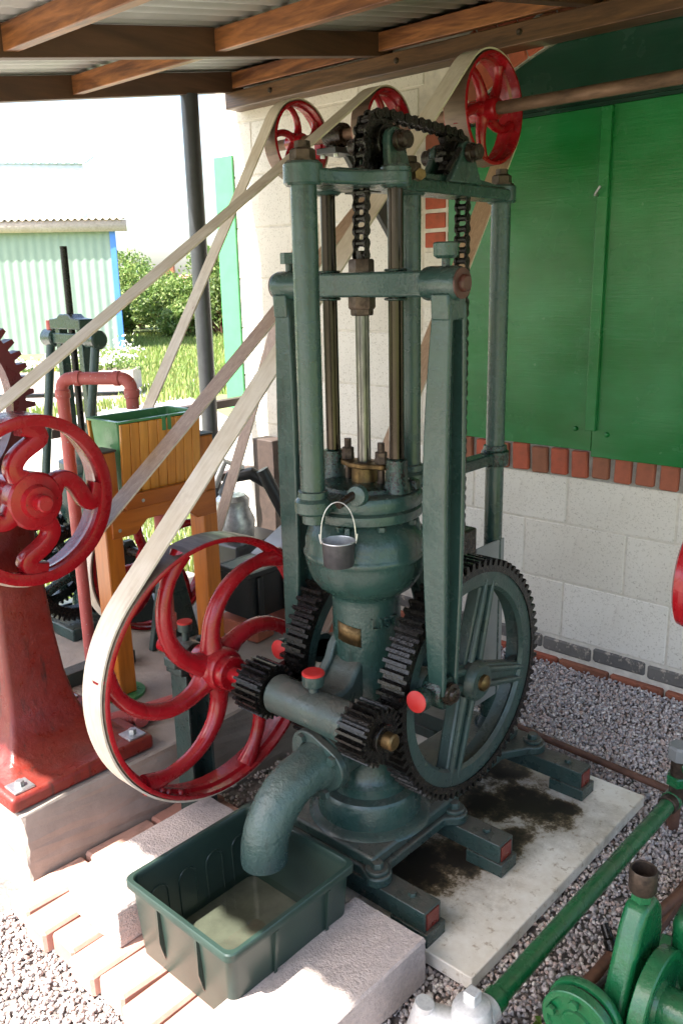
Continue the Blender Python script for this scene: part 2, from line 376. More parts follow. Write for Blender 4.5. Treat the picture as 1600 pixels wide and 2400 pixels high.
def pebbles():
    phi = (1+5**.5)/2
    ico = np.array([(-1, phi, 0), (1, phi, 0), (-1, -phi, 0), (1, -phi, 0), (0, -1, phi), (0, 1, phi), (0, -1, -phi), (0, 1, -phi), (phi, 0, -1), (phi, 0, 1), (-phi, 0, -1), (-phi, 0, 1)], float)
    ico /= np.linalg.norm(ico[0])
    fi = np.array([(0, 11, 5), (0, 5, 1), (0, 1, 7), (0, 7, 10), (0, 10, 11), (1, 5, 9), (5, 11, 4), (11, 10, 2), (10, 7, 6), (7, 1, 8), (3, 9, 4), (3, 4, 2), (3, 2, 6), (3, 6, 8), (3, 8, 9), (4, 9, 5), (2, 4, 11), (6, 2, 10), (8, 6, 7), (9, 8, 1)])
    P = []
    def zone(x0, x1, y0, y1, dens, hole=None):
        m = int((x1-x0)*(y1-y0)*dens); p = np.stack([RNG.uniform(x0, x1, m), RNG.uniform(y0, y1, m)], 1); P.append(p)
    zone(-.58, .44, .70, 1.46, 17000); zone(.42, 1.25, -.75, 1.46, 17000); zone(-.60, .45, -1.15, -.16, 17000); zone(-.58, -.1, -.2, .75, 5000)
    zone(.2, 1.0, -1.2, -.7, 9000)
    P = np.concatenate(P); m = len(P)
    keep = ~((P[:, 0] > -.16) & (P[:, 0] < .42) & (P[:, 1] > -.17) & (P[:, 1] < .72))
    keep &= ~((P[:, 0] > -.10) & (P[:, 0] < .15) & (P[:, 1] > -.62) & (P[:, 1] < -.25))
    P = P[keep]; m = len(P)
    R = RNG.uniform(.0034, .0066, m)*np.where(RNG.random(m) < .12, 1.35, 1)
    q = RNG.normal(size=(m, 4)); q /= np.linalg.norm(q, axis=1)[:, None]; w, x, y, z = q.T
    M = np.stack([1-2*(y*y+z*z), 2*(x*y-z*w), 2*(x*z+y*w), 2*(x*y+z*w), 1-2*(x*x+z*z), 2*(y*z-x*w), 2*(x*z-y*w), 2*(y*z+x*w), 1-2*(x*x+y*y)], 1).reshape(m, 3, 3)
    sc = np.stack([R*RNG.uniform(.9, 1.5, m), R*RNG.uniform(.75, 1.1, m), R*RNG.uniform(.5, .85, m)], 1)
    L = ico[None]*sc[:, None, :]*RNG.uniform(.8, 1.15, (m, 12, 1))
    V = np.einsum('mij,mkj->mki', M, L); V[:, :, :2] += P[:, None, :]; V[:, :, 2] += RNG.uniform(-.010, .006, m)[:, None]
    F = (fi[None]+12*np.arange(m)[:, None, None]).reshape(-1, 3)
    pal = np.array([(.36, .31, .295), (.29, .27, .265), (.44, .38, .355), (.40, .30, .26), (.27, .25, .245), (.50, .455, .42), (.37, .31, .29)])
    t = np.minimum(.75, 1.3*pal[RNG.integers(0, len(pal), m)]*RNG.uniform(.8, 1.15, (m, 1))); t = np.repeat(t, 12, 0)
    o = mesh_tone('gravel', V.reshape(-1, 3), F, t, PEBBLE); o['kind'] = 'stuff'; tag(o, 'loose grey and pink pebbles spread round the machines', 'gravel')
pebbles()
def blades(name, label, pts, h0, h1, wd, tones, cat='grass'):
    m = len(pts); a = RNG.uniform(0, 2*PI, m); h = RNG.uniform(h0, h1, m); ln = RNG.uniform(.1, .5, m)*h
    d = np.stack([np.cos(a), np.sin(a), 0*a], 1); s = np.stack([-np.sin(a), np.cos(a), 0*a], 1)*wd
    b = np.asarray(pts); mid = b+d*ln[:, None]*.3+np.array([0, 0, 1.])*h[:, None]*.6; tip = b+d*ln[:, None]+np.array([0, 0, 1.])*h[:, None]
    V = np.stack([b-s, b+s, mid+s*.7, mid-s*.7, tip], 1).reshape(-1, 3); i = 5*np.arange(m)[:, None]
    F = np.concatenate([i+np.array([[0, 1, 2]]), i+np.array([[0, 2, 3]]), i+np.array([[3, 2, 4]])])
    t = np.array(tones)[RNG.integers(0, len(tones), m)]*RNG.uniform(.75, 1.2, (m, 1))
    o = mesh_tone(name, V, F, np.repeat(t, 5, 0), GRASS); o['kind'] = 'stuff'; tag(o, label, cat)
GT = [(.18, .26, .05), (.24, .30, .07), (.29, .31, .10), (.14, .22, .045)]
m = 60000; u = RNG.uniform(0, 1, (m, 2))
far = np.stack([-8.5-15*u[:, 0], 5.2+17*u[:, 0]+(u[:, 1]-.45)*(9+6*u[:, 0]), np.full(m, -.05)], 1)
keep = ~((far[:, 0] < -9.2) & (far[:, 1] < 7.2+(-far[:, 0]-9.2)*.1) & (far[:, 1] < 6.0))
blades('lawn_grass', 'sunlit rough lawn beyond the shelter', far[keep], .05, .17, .012, GT)
m = 9000; near = np.stack([RNG.uniform(-3.9, -2.3, m), RNG.uniform(-.6, 2.2, m), np.full(m, -.045)], 1)
blades('verge_grass', 'bright grass growing just outside the end of the shelter', near, .05, .16, .004, GT)

# ------------------------------------------------------------------ block wall
WY = 1.48
wall = thing('block_wall', (-.2, WY, 0), 'cream painted concrete block wall with a brick arched window opening', 'wall')
ZL = [.111+.242*k for k in range(11)]
def arch_pts(r, x0, x1, n): return [(-.03-r*math.sin(a), 1.19+r*math.cos(a)) for a in [x0+(x1-x0)*i/n for i in range(n+1)]]
asp = math.asin(.68/1.2)
outer = [(-2.22, 0), (2.6, 0), (2.6, 2.62), (-2.22, 2.62)]
core = MB(); core.box((-2.215, WY+.004, -.05), (-.72, WY+.2, 2.6)); core.box((.66, WY+.004, -.05), (2.6, WY+.2, 2.6)); core.box((-.72, WY+.004, -.05), (.66, WY+.2, .89))
top = arch_pts(1.2, asp, -asp, 24); core.prism([(-.72, 2.6), (.66, 2.6), (.66, top[-1][1])]+top[::-1]+[(-.72, top[0][1])], 'Y', WY+.004, WY+.2)
build(core, 'mortar_core', MORTAR, wall)
full = brick_mesh('block', (.4275, .10, .2365), BLOCK, .0045)
for k in range(10):
    z0 = ZL[k]; off = (-.232 if k % 2 == 0 else -.415)
    for i in range(-6, 8):
        a = off+.433*i+.003; b = a+.427
        a = max(a, -2.213); b = min(b, 2.6)
        if b-a < .03: continue
        spans = [(a, b)]
        zc = z0+.12
        if z0+.242 > .80 and z0 < 2.55:
            # opening, brick jambs, brick arch and sill bricks
            r = 1.43
            def lim(z):
                if z < .795: return 0
                if z < 2.18: return .905
                d = r*r-(z-1.19)**2
                return math.sqrt(d) if d > 0 else 0
            h = max(lim(z0+.012), lim(z0+.23)) if z0 > .78 else 0
            if z0 < .78 and z0+.242 > .8: h = 0
            if h:
                ns = []
                for p, q in spans:
                    if p < -.03-h: ns.append((p, min(q, -.03-h-.008)))
                    if q > -.03+h: ns.append((max(p, -.03+h+.008), q))
                spans = ns
        for p, q in spans:
            if q-p < .025: continue
            zt = 1.0
            o = piece(full, 'block', wall, ((p+q)/2, WY+.0512+random.uniform(-.0008, .0008), z0+.121), (0, 0, random.uniform(-.002, .002)), ((q-p)/.427, 1, 1))
            if .5 < z0 < .62 and p > -1 and q < 1: o.scale[2] = .195/.242; o.location.z = z0+.0975
db = brick_mesh('plinth_brick', (.217, .10, .060), DARKBRICK, .009)
for i in range(-10, 13): piece(db, 'plinth_brick', wall, (.02+.222*i+random.uniform(-.002, .002), WY+.046, .073+random.uniform(-.004, .004)), (0, random.uniform(-.012, .012), random.uniform(-.012, .012)))
rb0 = brick_mesh('footing_brick', (.212, .10, .05), BRICK)
for i in range(-10, 13): piece(rb0, 'footing_brick', wall, (.10+.222*i, WY+.034, -.004), (random.uniform(-.02, .02), 0, random.uniform(-.02, .02)))
sb = brick_mesh('sill_brick', (.070, .11, .106), BRICK, .005)
for i in range(-8, 13): 
    if -.71 < -.44+.0865*i < .7: piece(sb, 'sill_brick', wall, (-.44+.0865*i, WY+.038, .848+random.uniform(-.004, .004)), (random.uniform(-.03, .03), random.uniform(-.045, .045), random.uniform(-.04, .04)), (random.uniform(.86, 1.1), 1, random.uniform(.94, 1.05)))
mo = MB(); mo.box((-.735, WY+.002, .787), (.66, WY+.1, .906)); build(mo, 'sill_mortar', GREYMORTAR, wall)
jb = brick_mesh('jamb_brick', (.108, .10, .064), BRICK); jbp = brick_mesh('jamb_brick_painted', (.108, .10, .064), BLOCK)
k = 0; z = .945
while z < 2.17:
    for sx in (-1, 1):
        for q in (0, 1):
            painted = not (1.67 < z < 1.87 or z > 2.03)
            x = -.03+sx*(.68+.056+.113*q)
            piece(jbp if painted else jb, 'jamb_brick', wall, (x, WY+.05, z), (0, 0, random.uniform(-.012, .012)))
    z += .0755; k += 1
ab = brick_mesh('arch_brick', (.068, .10, .108), BRICK, .006)
na = 21
for i in range(na):
    a = -asp+2*asp*(i+.5)/na
    for rr in (1.257, 1.372):
        piece(ab, 'arch_brick', wall, (-.03+rr*math.sin(a), WY+.046+random.uniform(-.003, .003), 1.19+rr*math.cos(a)), (0, a, 0), (rr/1.257, 1, 1))
ap = arch_pts(1.2, asp, -asp, 20); ap2 = arch_pts(1.43, asp, -asp, 20)
build(MB().prism(ap+ap2[::-1], 'Y', WY+.003, WY+.06), 'arch_mortar', GREYMORTAR, wall)
st = MB().box((-2.235, WY-.012, .90), (-2.10, WY-.0005, 2.15)); o = build(st, 'painted_strip', STRIPGREEN, wall); o['label'] = 'mint green painted strip at the end of the wall'

# ------------------------------------------------------------------ shutter
sh = thing('window_shutter', (-.03, WY-.03, .9), 'green painted plywood shutter closing the arched window', 'shutter')
build(MB().box((-.800, WY-.020, .905), (-.135, WY-.0015, 2.105)), 'panel', PLY, sh, .002)
build(MB().box((-.131, WY-.026, .885), (.74, WY-.0015, 2.105)), 'panel', PLY, sh, .002)
build(MB().prism([(-.152, .985), (-.112, .985), (-.112, 2.10), (-.152, 2.10)], 'Y', WY-.044, WY-.027), 'batten', PLY, sh, .002)
hd = arch_pts(1.193, asp*.99, -asp*.99, 20); o = build(MB().prism(hd+[(.64, 2.112), (-.70, 2.112)], 'Y', WY+.004, WY+.03), 'arch_board', PLY_DARK, sh); o['label'] = 'dark green board filling the arch head'
build(MB().box((-.70, WY-.014, 2.106), (.65, WY+.01, 2.122)), 'head_rail', PLY_DARK, sh, .002)
for x, z in ((-.20, .985), (-.07, .975), (.35, .975), (-.55, .985)):
    b = MB().lathe([(0, -.012), (.007, -.010), (.010, -.004), (.010, 0)], (x, WY-.0265 if x > -.13 else WY-.0205, z), (0, 1, 0), 10); build(b, 'screw', PLY, sh)
hk = MB().tube([(-.150, WY-.045, 1.815), (-.150, WY-.062, 1.815), (-.143, WY-.068, 1.822), (-.128, WY-.070, 1.842)], .0045, 8); build(hk, 'hook', ZINC, sh)

# ------------------------------------------------------------------ lean-to roof
def zu(y): return 2.41-.157*(1.42-y)
roof = thing('lean_to_roof', (-2.0, 1.15, 0), 'open lean-to roof of stained timbers under grey corrugated sheets on a black post', 'roof')
EAVE = -1.66
RAF = [-2.0, -1.1, -.2, .7, 1.6, 2.5]
for x in RAF:
    y0, y1 = EAVE+.06, 1.46
    build(MB().prism([(y0, zu(y0)), (y1, zu(y1)), (y1, zu(y1)+.088), (y0, zu(y0)+.088)], 'X', x-.024, x+.024), 'rafter', WOOD_BEAM_Y, roof, .003)
for i in range(len(RAF)-1):
    for y in (1.400, .56, -.20, -.98, -1.50):
        y2 = y+random.uniform(-.012, .012)
        d = .047/2
        b = MB().prism([(y2-d, zu(y2-d)+.014), (y2+d, zu(y2+d)+.014), (y2+d, zu(y2+d)+.084), (y2-d, zu(y2-d)+.084)], 'X', RAF[i]+.0245, RAF[i+1]-.0245)
        build(b, 'purlin', WOOD_X, roof, .003)
build(MB().box((-2.03, 1.385, 2.335), (2.6, 1.478, 2.408)), 'wall_plate', WOOD_PLATE, roof, .004)
for x in (-1.72, -1.0, -.45, .2):
    bb = MB().lathe([(0, -.012), (.008, -.010), (.012, 0)], (x, 1.385, 2.375), (0, 1, 0), 8); build(bb, 'coach_bolt', NUT, roof)
nx = 560; V = []; F = []
for i in range(nx+1):
    x = -2.10+4.8*i/nx; dz = .009*math.sin(2*PI*x/.076)
    for y in (EAVE-.05, 0, 1.50): V.append((x, y, zu(y)+.100+dz))
for i in range(nx):
    for j in (0, 1): F.append((3*i+j, 3*i+3+j, 3*i+4+j, 3*i+1+j))
rs = build(MB().add(V, F), 'roof_sheet', ROOFSHEET, roof); mod = rs.modifiers.new('thickness', 'SOLIDIFY'); mod.thickness = .0012; mod.offset = 1
build(MB().cyl((-2.0, 1.15, -.05), (-2.0, 1.15, 2.368), .040, n=28), 'post', BLACKPOST, roof)
build(MB().cyl((-2.0, 1.15, .70), (-2.0, 1.15, .73), .052, n=28, bev=.006), 'post_collar', BLACKPOST, roof)
build(MB().cyl((-2.0, -1.48, -.05), (-2.0, -1.48, zu(-1.48)), .040, n=28), 'post', BLACKPOST, roof)
rl = tag(build(MB().prism([(-1.47, .885), (1.475, .935), (1.475, .975), (-1.47, .925)], 'X', -2.105, -2.055), 'timber_rail', RAILWOOD, None, .003, base=(-2.08, 0, 0)), 'brown upper timber rail across the end of the shelter', 'rail', 'rails across the end of the shelter')
rl = tag(build(MB().prism([(-1.47, .52), (1.475, .56), (1.475, .60), (-1.47, .56)], 'X', -2.105, -2.055), 'timber_rail', RAILWOOD, None, .003, base=(-2.08, 0, 0)), 'brown lower timber rail across the end of the shelter', 'rail', 'rails across the end of the shelter')

# ------------------------------------------------------------------ line shaft with pulleys, belts
SY, SZ = 1.095, 2.081
def wheel(parent, name, c, r, x0, x1, mat, nsp, a0, twist, hub, spoke_r, rim_t=.010, web=True, spx=None, label=None):
    # belt wheel, axis X: rim, hub and curved round spokes
    y, z = c; w = x1-x0; xm = (x0+x1)/2 if spx is None else spx
    rim = MB().lathe([(r-rim_t, x0), (r-rim_t*.5, x0-.0), (r, x0+.002), (r+.002, xm), (r, x1-.002), (r-rim_t*.5, x1), (r-rim_t, x1-.001), (r-rim_t*1.05, xm+.012), (r-rim_t*1.8, xm+.006), (r-rim_t*1.8, xm-.006), (r-rim_t*1.05, xm-.012)], (0, y, z), (1, 0, 0), 72, True)
    p = build(rim, name, mat, parent)
    if label: p['label'] = label
    h = MB().lathe([(0, xm-w*.62), (hub*.55, xm-w*.62), (hub*.9, xm-w*.60), (hub, xm-w*.5), (hub, xm-.01), (hub*1.12, xm), (hub, xm+.01), (hub, xm+w*.5), (hub*.9, xm+w*.60), (hub*.55, xm+w*.62), (0, xm+w*.62)], (0, y, z), (1, 0, 0), 32)
    build(h, 'hub', mat, p)
    for i in range(nsp):
        t0 = a0+2*PI*i/nsp; P = []; R = []
        for q in range(15):
            s = q/14; rr = hub*.8+(r-rim_t*.8-hub*.8)*s; a = t0+twist*(s**1.4)
            P.append((xm, y+rr*math.cos(a), z+rr*math.sin(a)))
            R.append(spoke_r*(1.25-.45*s + (.5*max(0, s-.86)/.14 if s > .86 else 0)+(.35*(1-s/.14) if s < .14 else 0)))
        build(MB().tube(P, R, 12), 'spoke', mat, p)
    tm_ = MB().lathe([(r+.0006, x0+.004), (r+.0028, xm), (r+.0006, x1-.004), (r-.003, x1-.005), (r-.003, x0+.005)], (0, y, z), (1, 0, 0), 72, True); build(tm_, 'tread', TREAD, p)
    return p
ls = thing('line_shaft', (-.3, SY, SZ), 'rusty overhead line shaft carrying three red belt pulleys', 'line shaft')
build(MB().cyl((-1.42, SY, SZ), (1.9, SY, SZ), .020, n=24), 'shaft', RUST, ls)
wheel(ls, 'pulley', (SY, SZ),   .172, -.444, -.354, RED, 5, .6, .45, .036, .016, label='largest red pulley nearest the shutter')
wheel(ls, 'pulley', (SY, SZ), .128, -.878, -.798, RED, 5, .2, .5, .032, .013, label='red pulley half hidden by the chain')
wheel(ls, 'pulley', (SY, SZ), .148, -1.312, -1.243, RED, 5, 1.3, .6, .032, .013, label='red pulley nearest the open end')
for x, lb in ((-1.06, 'black hanger bracket between the two smaller pulleys'), (.62, 'black hanger bracket beyond the arched shutter')):
    hb = thing('shaft_bracket', (x, WY, SZ-.05), lb, 'bracket', 'line shaft brackets')
    build(MB().prism([(1.475, 1.62), (1.475, 2.16), (1.455, 2.16), (1.45, 2.04), (1.06, 2.045), (1.06, 2.02), (1.14, 2.01), (1.44, 1.68), (1.44, 1.62)], 'X', x-.012, x+.012), 'bracket_arm', BLACKPOST, hb, .002)
    build(MB().box((x-.05, 1.03, 2.012), (x+.05, 1.16, 2.034)), 'seat_plate', BLACKPOST, hb, .003)
    build(MB().lathe([(.021, -.045), (.04, -.045), (.044, -.03), (.044, .03), (.04, .045), (.021, .045)], (x, SY, SZ), (1, 0, 0), 24, True), 'bearing', GREASE_B, hb)
    build(MB().cyl((x, SY, SZ+.04), (x, SY, SZ+.075), .009, n=10), 'oiler', NUT, hb)
    for s in (-1, 1):
        build(MB().hexn((x+.034*s, SY-.045, 2.011), (0, 0, -1), .010, .012), 'nut', ZINC, hb)
def belt(cA, rA, cB, rB, xa, xb, w, label, t=.0055):
    # open belt round two pulleys in a (nearly) constant-x plane; A lower wheel, B shaft pulley
    rA += t/2+.0032; rB += t/2+.0032
    dy, dz = cB[0]-cA[0], cB[1]-cA[1]; L = math.hypot(dy, dz); th = math.atan2(dz, dy); be = math.acos((rA-rB)/L)
    P = []
    def pt(c, r, a, x): P.append((x, c[0]+r*math.cos(a), c[1]+r*math.sin(a)))
    nA, nB = 48, 30
    for i in range(nA+1): pt(cA, rA, th+be+(2*PI-2*be)*i/nA, xa)
    e = P[-1]
    q0 = (xb, cB[0]+rB*math.cos(th-be), cB[1]+rB*math.sin(th-be))
    for i in range(1, 14):
        s = i/14; P.append(tuple(e[k]+(q0[k]-e[k])*s - (0 if k != 2 else .010*math.sin(PI*s)) for k in range(3)))
    for i in range(nB+1): pt(cB, rB, th-be+2*be*i/nB, xb)
    e = P[-1]; q0 = P[0]
    for i in range(1, 14):
        s = i/14; P.append(tuple(e[k]+(q0[k]-e[k])*s - (0 if k != 2 else .006*math.sin(PI*s)) for k in range(3)))
    P = [Vector(p) for p in P]; k = len(P); V = []; F = []
    for i in range(k):
        T = (P[(i+1) % k]-P[(i-1) % k]).normalized(); N = T.cross(Vector((1, 0, 0))).normalized()
        for a, b in ((-1, -1), (1, -1), (1, 1), (-1, 1)): V.append(P[i]+Vector((a*w/2, 0, 0))+N*(b*t/2))
    for i in range(k):
        j2 = (i+1) % k
        for j in range(4): F.append((4*i+j, 4*i+(j+1) % 4, 4*j2+(j+1) % 4, 4*j2+j))
    c = ((xa+xb)/2, cA[0], cA[1]); o = build(MB().add(V, F), 'drive_belt', BELT, None, base=c); o.data.materials.append(BELT_IN)
    mid = Vector(((cA[0]+cB[0])/2, (cA[1]+cB[1])/2)); ax = Vector((dy, dz)).normalized()
    for f in o.data.polygons:   # the pulley side of the belt is browner and polished
        q = Vector((f.center.y+c[1], f.center.z+c[2]))-Vector(cA); t_ = max(0, min(L, q.dot(ax))); near = Vector(cA)+ax*t_; d_ = Vector((f.center.y+c[1], f.center.z+c[2]))-near
        if Vector((f.normal.y, f.normal.z)).dot(d_) < 0 and abs(f.normal.x) < .5: f.material_index = 1
    return tag(o, label, 'belt', 'canvas drive belts')
belt((-.2, .561), .357, (SY, SZ), .174, -.381, -.401, .076, 'pale canvas belt from the big spoked red flywheel to the largest pulley')
belt((-.478, 1.020), .222, (SY, SZ), .130, -.758, -.840, .072, 'pale canvas belt from the wheel on the red pedestal to the middle pulley')
belt((.25, .56), .268, (SY, SZ), .150, -1.277, -1.277, .060, 'pale canvas belt running down behind the wooden hopper')

# ------------------------------------------------------------------ board and rails under the pump
tag(build(MB().box((-.40, -.184, .004), (.451, .735, .040)), 'floor_board', BOARD, None, .003, base=(0, .27, .0)), 'white oil-stained board lying on the gravel under the pump', 'board')
def rail(y, label, x0=-.33):
    t = thing('support_rail', (0, y, .04), label, 'rail', 'channel rails under the pump')
    build(MB().prism([(y-.03, .078), (y-.022, .078), (y-.022, .122), (y+.026, .122), (y+.026, .078), (y+.034, .078), (y+.034, .130), (y-.03, .130)], 'X', x0, .315), 'channel', GREEN_LOW, t, .002)
    build(MB().box((.308, y-.021, .079), (.3165, y+.025, .1215)), 'end_cap', RED_DULL, t)
    for x in (.27, -.27): build(MB().box((x-.055, y-.034, .041), (x+.055, y+.040, .0775)), 'foot', GREEN_LOW, t, .002)
    build(MB().hexn((.255, y+.002, .1305), (0, 0, 1), .010, .009), 'bolt', GREEN_LOW, t)
rail(-.147, 'green channel rail nearest the plastic trough, red at its end')
rail(.175, 'green channel rail under the middle of the pump, red at its end')
rail(.618, 'green channel rail under the back post of the pump')

# ------------------------------------------------------------------ the pump
pump = thing('belt_driven_pump', (0, 0, .13), 'tall dark green belt-driven plunger pump with chains, gears and red flywheel', 'pump')
def part(mb, name, mat, par=None, bevel=0, **k): return build(mb, name, mat, par or pump, bevel, **k)
# base casting
lug = .157
bp = MB()
pts = []
def rl_(cx, cy, r, a0, a1): 
    for p in arc((cx, cy), r, a0, a1, 8): pts.append(p)
rl_(-lug, -lug, .036, PI, 1.5*PI); pts += [(-.115, -.172), (.115, -.172)]; rl_(lug, -lug, .036, 1.5*PI, 2.25*PI); pts += [(.16, -.11), (.16, .12)]
rl_(lug, lug+.01, .036, -.25*PI, .4*PI); pts += [(.115, .22), (.10, .50)]; rl_(.135, .615, .040, -.4*PI, .5*PI); rl_(-.135, .615, .040, .5*PI, 1.4*PI)
pts += [(-.10, .5), (-.115, .22)]; rl_(-lug, lug+.01, .036, .6*PI, 1.25*PI); pts += [(-.16, .12), (-.16, -.11)]
base = part(MB().prism(pts, 'Z', .1305, .158), 'base_plate', GREEN_LOW, None, .005)
bx = MB().prism([(-.150, -.166), (.150, -.166), (.150, .20), (.095, .25), (.085, .62), (-.085, .62), (-.095, .25), (-.150, .20)], 'Z', .157, .190); part(bx, 'base_box', GREEN_LOW, base, .008)
for x, y in ((lug, -lug), (-lug, -lug), (lug, lug+.01), (-lug, lug+.01), (.135, .618), (-.135, .618)):
    part(MB().cyl((x, y, .157), (x, y, .168), .029, n=20, bev=.003), 'lug', GREEN_LOW, base)
    part(MB().hexn((x, y, .167), (0, 0, 1), .016, .016), 'bolt', GREEN_LOW, base)
cy = MB().lathe([(.165, .184), (.160, .192), (.148, .198), (.138, .203), (.136, .262), (.130, .272), (.108, .277), (.106, .300), (.100, .306), (.092, .318), (.087, .36), (.0855, .5), (.0855, .785), (.0865, .798), (.090, .806),
    (.101, .813), (.118, .825), (.132, .844), (.1415, .867), (.1465, .888), (.148, .900), (.1495, .903), (.152, .908), (.152, .914), (.1495, .919), (.148, .922), (.147, .945), (.140, .967), (.128, .984), (.116, .993), (.112, .999),
    (.132, 1.001), (.1375, 1.005), (.1385, 1.016), (.1375, 1.025), (.132, 1.029), (.130, 1.031), (.137, 1.033), (.1385, 1.036), (.1385, 1.058), (.135, 1.066), (.118, 1.071), (.060, 1.071), (0, 1.071)], n=72)
cyl = part(cy, 'cylinder', GREEN)
for i in range(8):
    a = 2*PI*(i+.3)/8; part(MB().hexn((.122*math.cos(a), .122*math.sin(a), .999), (0, 0, -1), .012, .012), 'flange_nut', GREEN, cyl)
for i in range(4):   # small gussets under the flange
    a = 2*PI*(i+.25)/4; u = Vector((math.cos(a), math.sin(a), 0)); t = Vector((-u.y, u.x, 0))*.006
    q = [u*.110+Vector((0, 0, 1.0)), u*.134+Vector((0, 0, 1.0)), u*.140+Vector((0, 0, .955)), u*.120+Vector((0, 0, .962))]
    part(MB().add([p-t for p in q]+[p+t for p in q], [(0, 1, 2, 3), (7, 6, 5, 4), (0, 4, 5, 1), (1, 5, 6, 2), (2, 6, 7, 3), (3, 7, 4, 0)]), 'gusset', GREEN, cyl, .002)
# raised casting letters and brass plate on the neck
fc = bpy.data.curves.new('lettering', 'FONT'); fc.body = 'LIST'; fc.size = .038; fc.extrude = .0085; fc.space_character = 1.1
tmp = bpy.data.objects.new('lettering_tmp', fc); COL.objects.link(tmp); bpy.context.view_layer.update()
tm = bpy.data.meshes.new_from_object(tmp.evaluated_get(bpy.context.evaluated_depsgraph_get())); bpy.data.objects.remove(tmp); bpy.data.curves.remove(fc)
va = math.atan2(-1.52, 1.315)
for v in tm.vertices:
    a = va+.08+v.co.x/.0855; r = .0858+v.co.z; zz = .733+v.co.y; v.co = (r*math.cos(a), r*math.sin(a), zz-.13)
tm.name = 'raised_lettering'; tm.materials.clear(); tm.materials.append(GREEN); lo = bpy.data.objects.new('raised_lettering', tm); COL.objects.link(lo); lo.parent = cyl; BASE[lo.as_pointer()] = Vector((0, 0, .13))
V = []; F = []
for i in range(9):
    a = va-.95+.78*i/8
    for z in (.690, .738): V.append((.0872*math.cos(a), .0872*math.sin(a), z+.010*(i/8-.5)*-1))
for i in range(8): F.append((2*i, 2*i+2, 2*i+3, 2*i+1))
o = part(MB().add(V, F), 'maker_plate', BRASS, cyl); mod = o.modifiers.new('thickness', 'SOLIDIFY'); mod.thickness = .0015
# stuffing box
cover = part(MB().lathe([(.105, 1.070), (.102, 1.080), (.088, 1.084), (0, 1.084)], n=48), 'cover', GREEN_OIL)
part(MB().lathe([(0, 1.08), (.032, 1.08), (.031, 1.118), (0, 1.118)], n=32), 'gland', BRASS, cover)
part(MB().prism([(x, y) for x, y in arc((.052, 0), .018, -PI/2, PI/2, 8)]+[(.02, .034), (-.02, .034)]+[(x, y) for x, y in arc((-.052, 0), .018, PI/2, 1.5*PI, 8)]+[(-.02, -.034), (.02, -.034)], 'Z', 1.117, 1.130), 'gland_plate', BRASS, cover, .003)
for s in (-1, 1):
    part(MB().cyl((.052*s, 0, 1.08), (.052*s, 0, 1.180), .0085, n=14), 'gland_stud', NUT, cover)
    part(MB().hexn((.052*s, 0, 1.131), (0, 0, 1), .015, .016), 'gland_nut', NUT, cover); part(MB().hexn((.052*s, 0, 1.147), (0, 0, 1), .0145, .012), 'gland_nut', NUT, cover)
    gb = part(MB().lathe([(0, 1.07), (.034, 1.07), (.031, 1.085), (.026, 1.10), (.025, 1.146), (.018, 1.150), (0, 1.150)], (.099*s, 0, 0), n=24), 'guide_socket', GREEN_OIL)
    part(MB().cyl((.099*s, 0, 1.14), (.099*s, 0, 1.742), .0172, n=24), 'guide_bar', ROD)
    part(MB().ring((.099*s, 0, 1.735), (0, 0, 1), .015, .026, .008, 24), 'guide_collar', GREEN_OIL)
part(MB().hexn((.10, .062, 1.075), (.4, -1, .1), .019, .03), 'cock_nut', GREEN_OIL)
# piston rod with nuts, steel
part(MB().cyl((0, 0, 1.125), (0, 0, 1.51), .0160, n=28), 'piston_rod', STEEL)
part(MB().hexn((0, 0, 1.512), (0, 0, -1), .031, .028), 'rod_nut', NUT); part(MB().hexn((0, 0, 1.488), (0, 0, -1), .026, .018), 'rod_nut', NUT)
part(MB().hexn((0, 0, 1.566), (0, 0, 1), .029, .028), 'rod_nut', NUT)
# columns
cols = {}
for (y, z0, z1, r) in ((-.178, 1.085, 1.742, .0275), (.178, 1.085, 1.742, .0265), (.577, .215, 1.742, .0265)):
    c = part(MB().cyl((0, y, z0), (0, y, z1), r, n=32), 'column', GREEN)
    part(MB().lathe([(.014, 1.783), (.033, 1.783), (.033, 1.788), (.027, 1.788), (.0265, 1.806), (.022, 1.810), (.017, 1.811), (.016, 1.824), (0, 1.826)], (0, y, 0), n=6), 'column_nut', NUT, c)
for y in (-.178, .178):
    sl_ = part(MB().lathe([(0, 1.018), (.026, 1.018), (.026, 1.038), (.037, 1.040), (.042, 1.046), (.042, 1.070), (.039, 1.074), (.0345, 1.078), (.0335, 1.092), (.030, 1.094), (0, 1.094)], (0, y, 0), n=28), 'column_lug', GREEN)
    part(MB().box((-.032, y*.6, 1.042), (.032, y, 1.068)), 'lug_arm', GREEN, sl_, .008)
part(MB().lathe([(0, .186), (.045, .186), (.043, .205), (.034, .216), (.030, .222), (0, .222)], (0, .577, 0), n=28), 'column_foot', GREEN_LOW)
br = part(MB().prism([(-.030, .13), (.030, .13), (.022, .40), (.020, .56), (-.020, .56), (-.022, .40)], 'Z', 1.030, 1.062), 'rear_brace', GREEN_OIL, None, .004)
part(MB().lathe([(.0268, 1.022), (.038, 1.022), (.040, 1.03), (.040, 1.062), (.034, 1.068), (.033, 1.080), (.0268, 1.080)], (0, .577, 0), n=28, closed=True), 'brace_boss', GREEN_OIL, br)
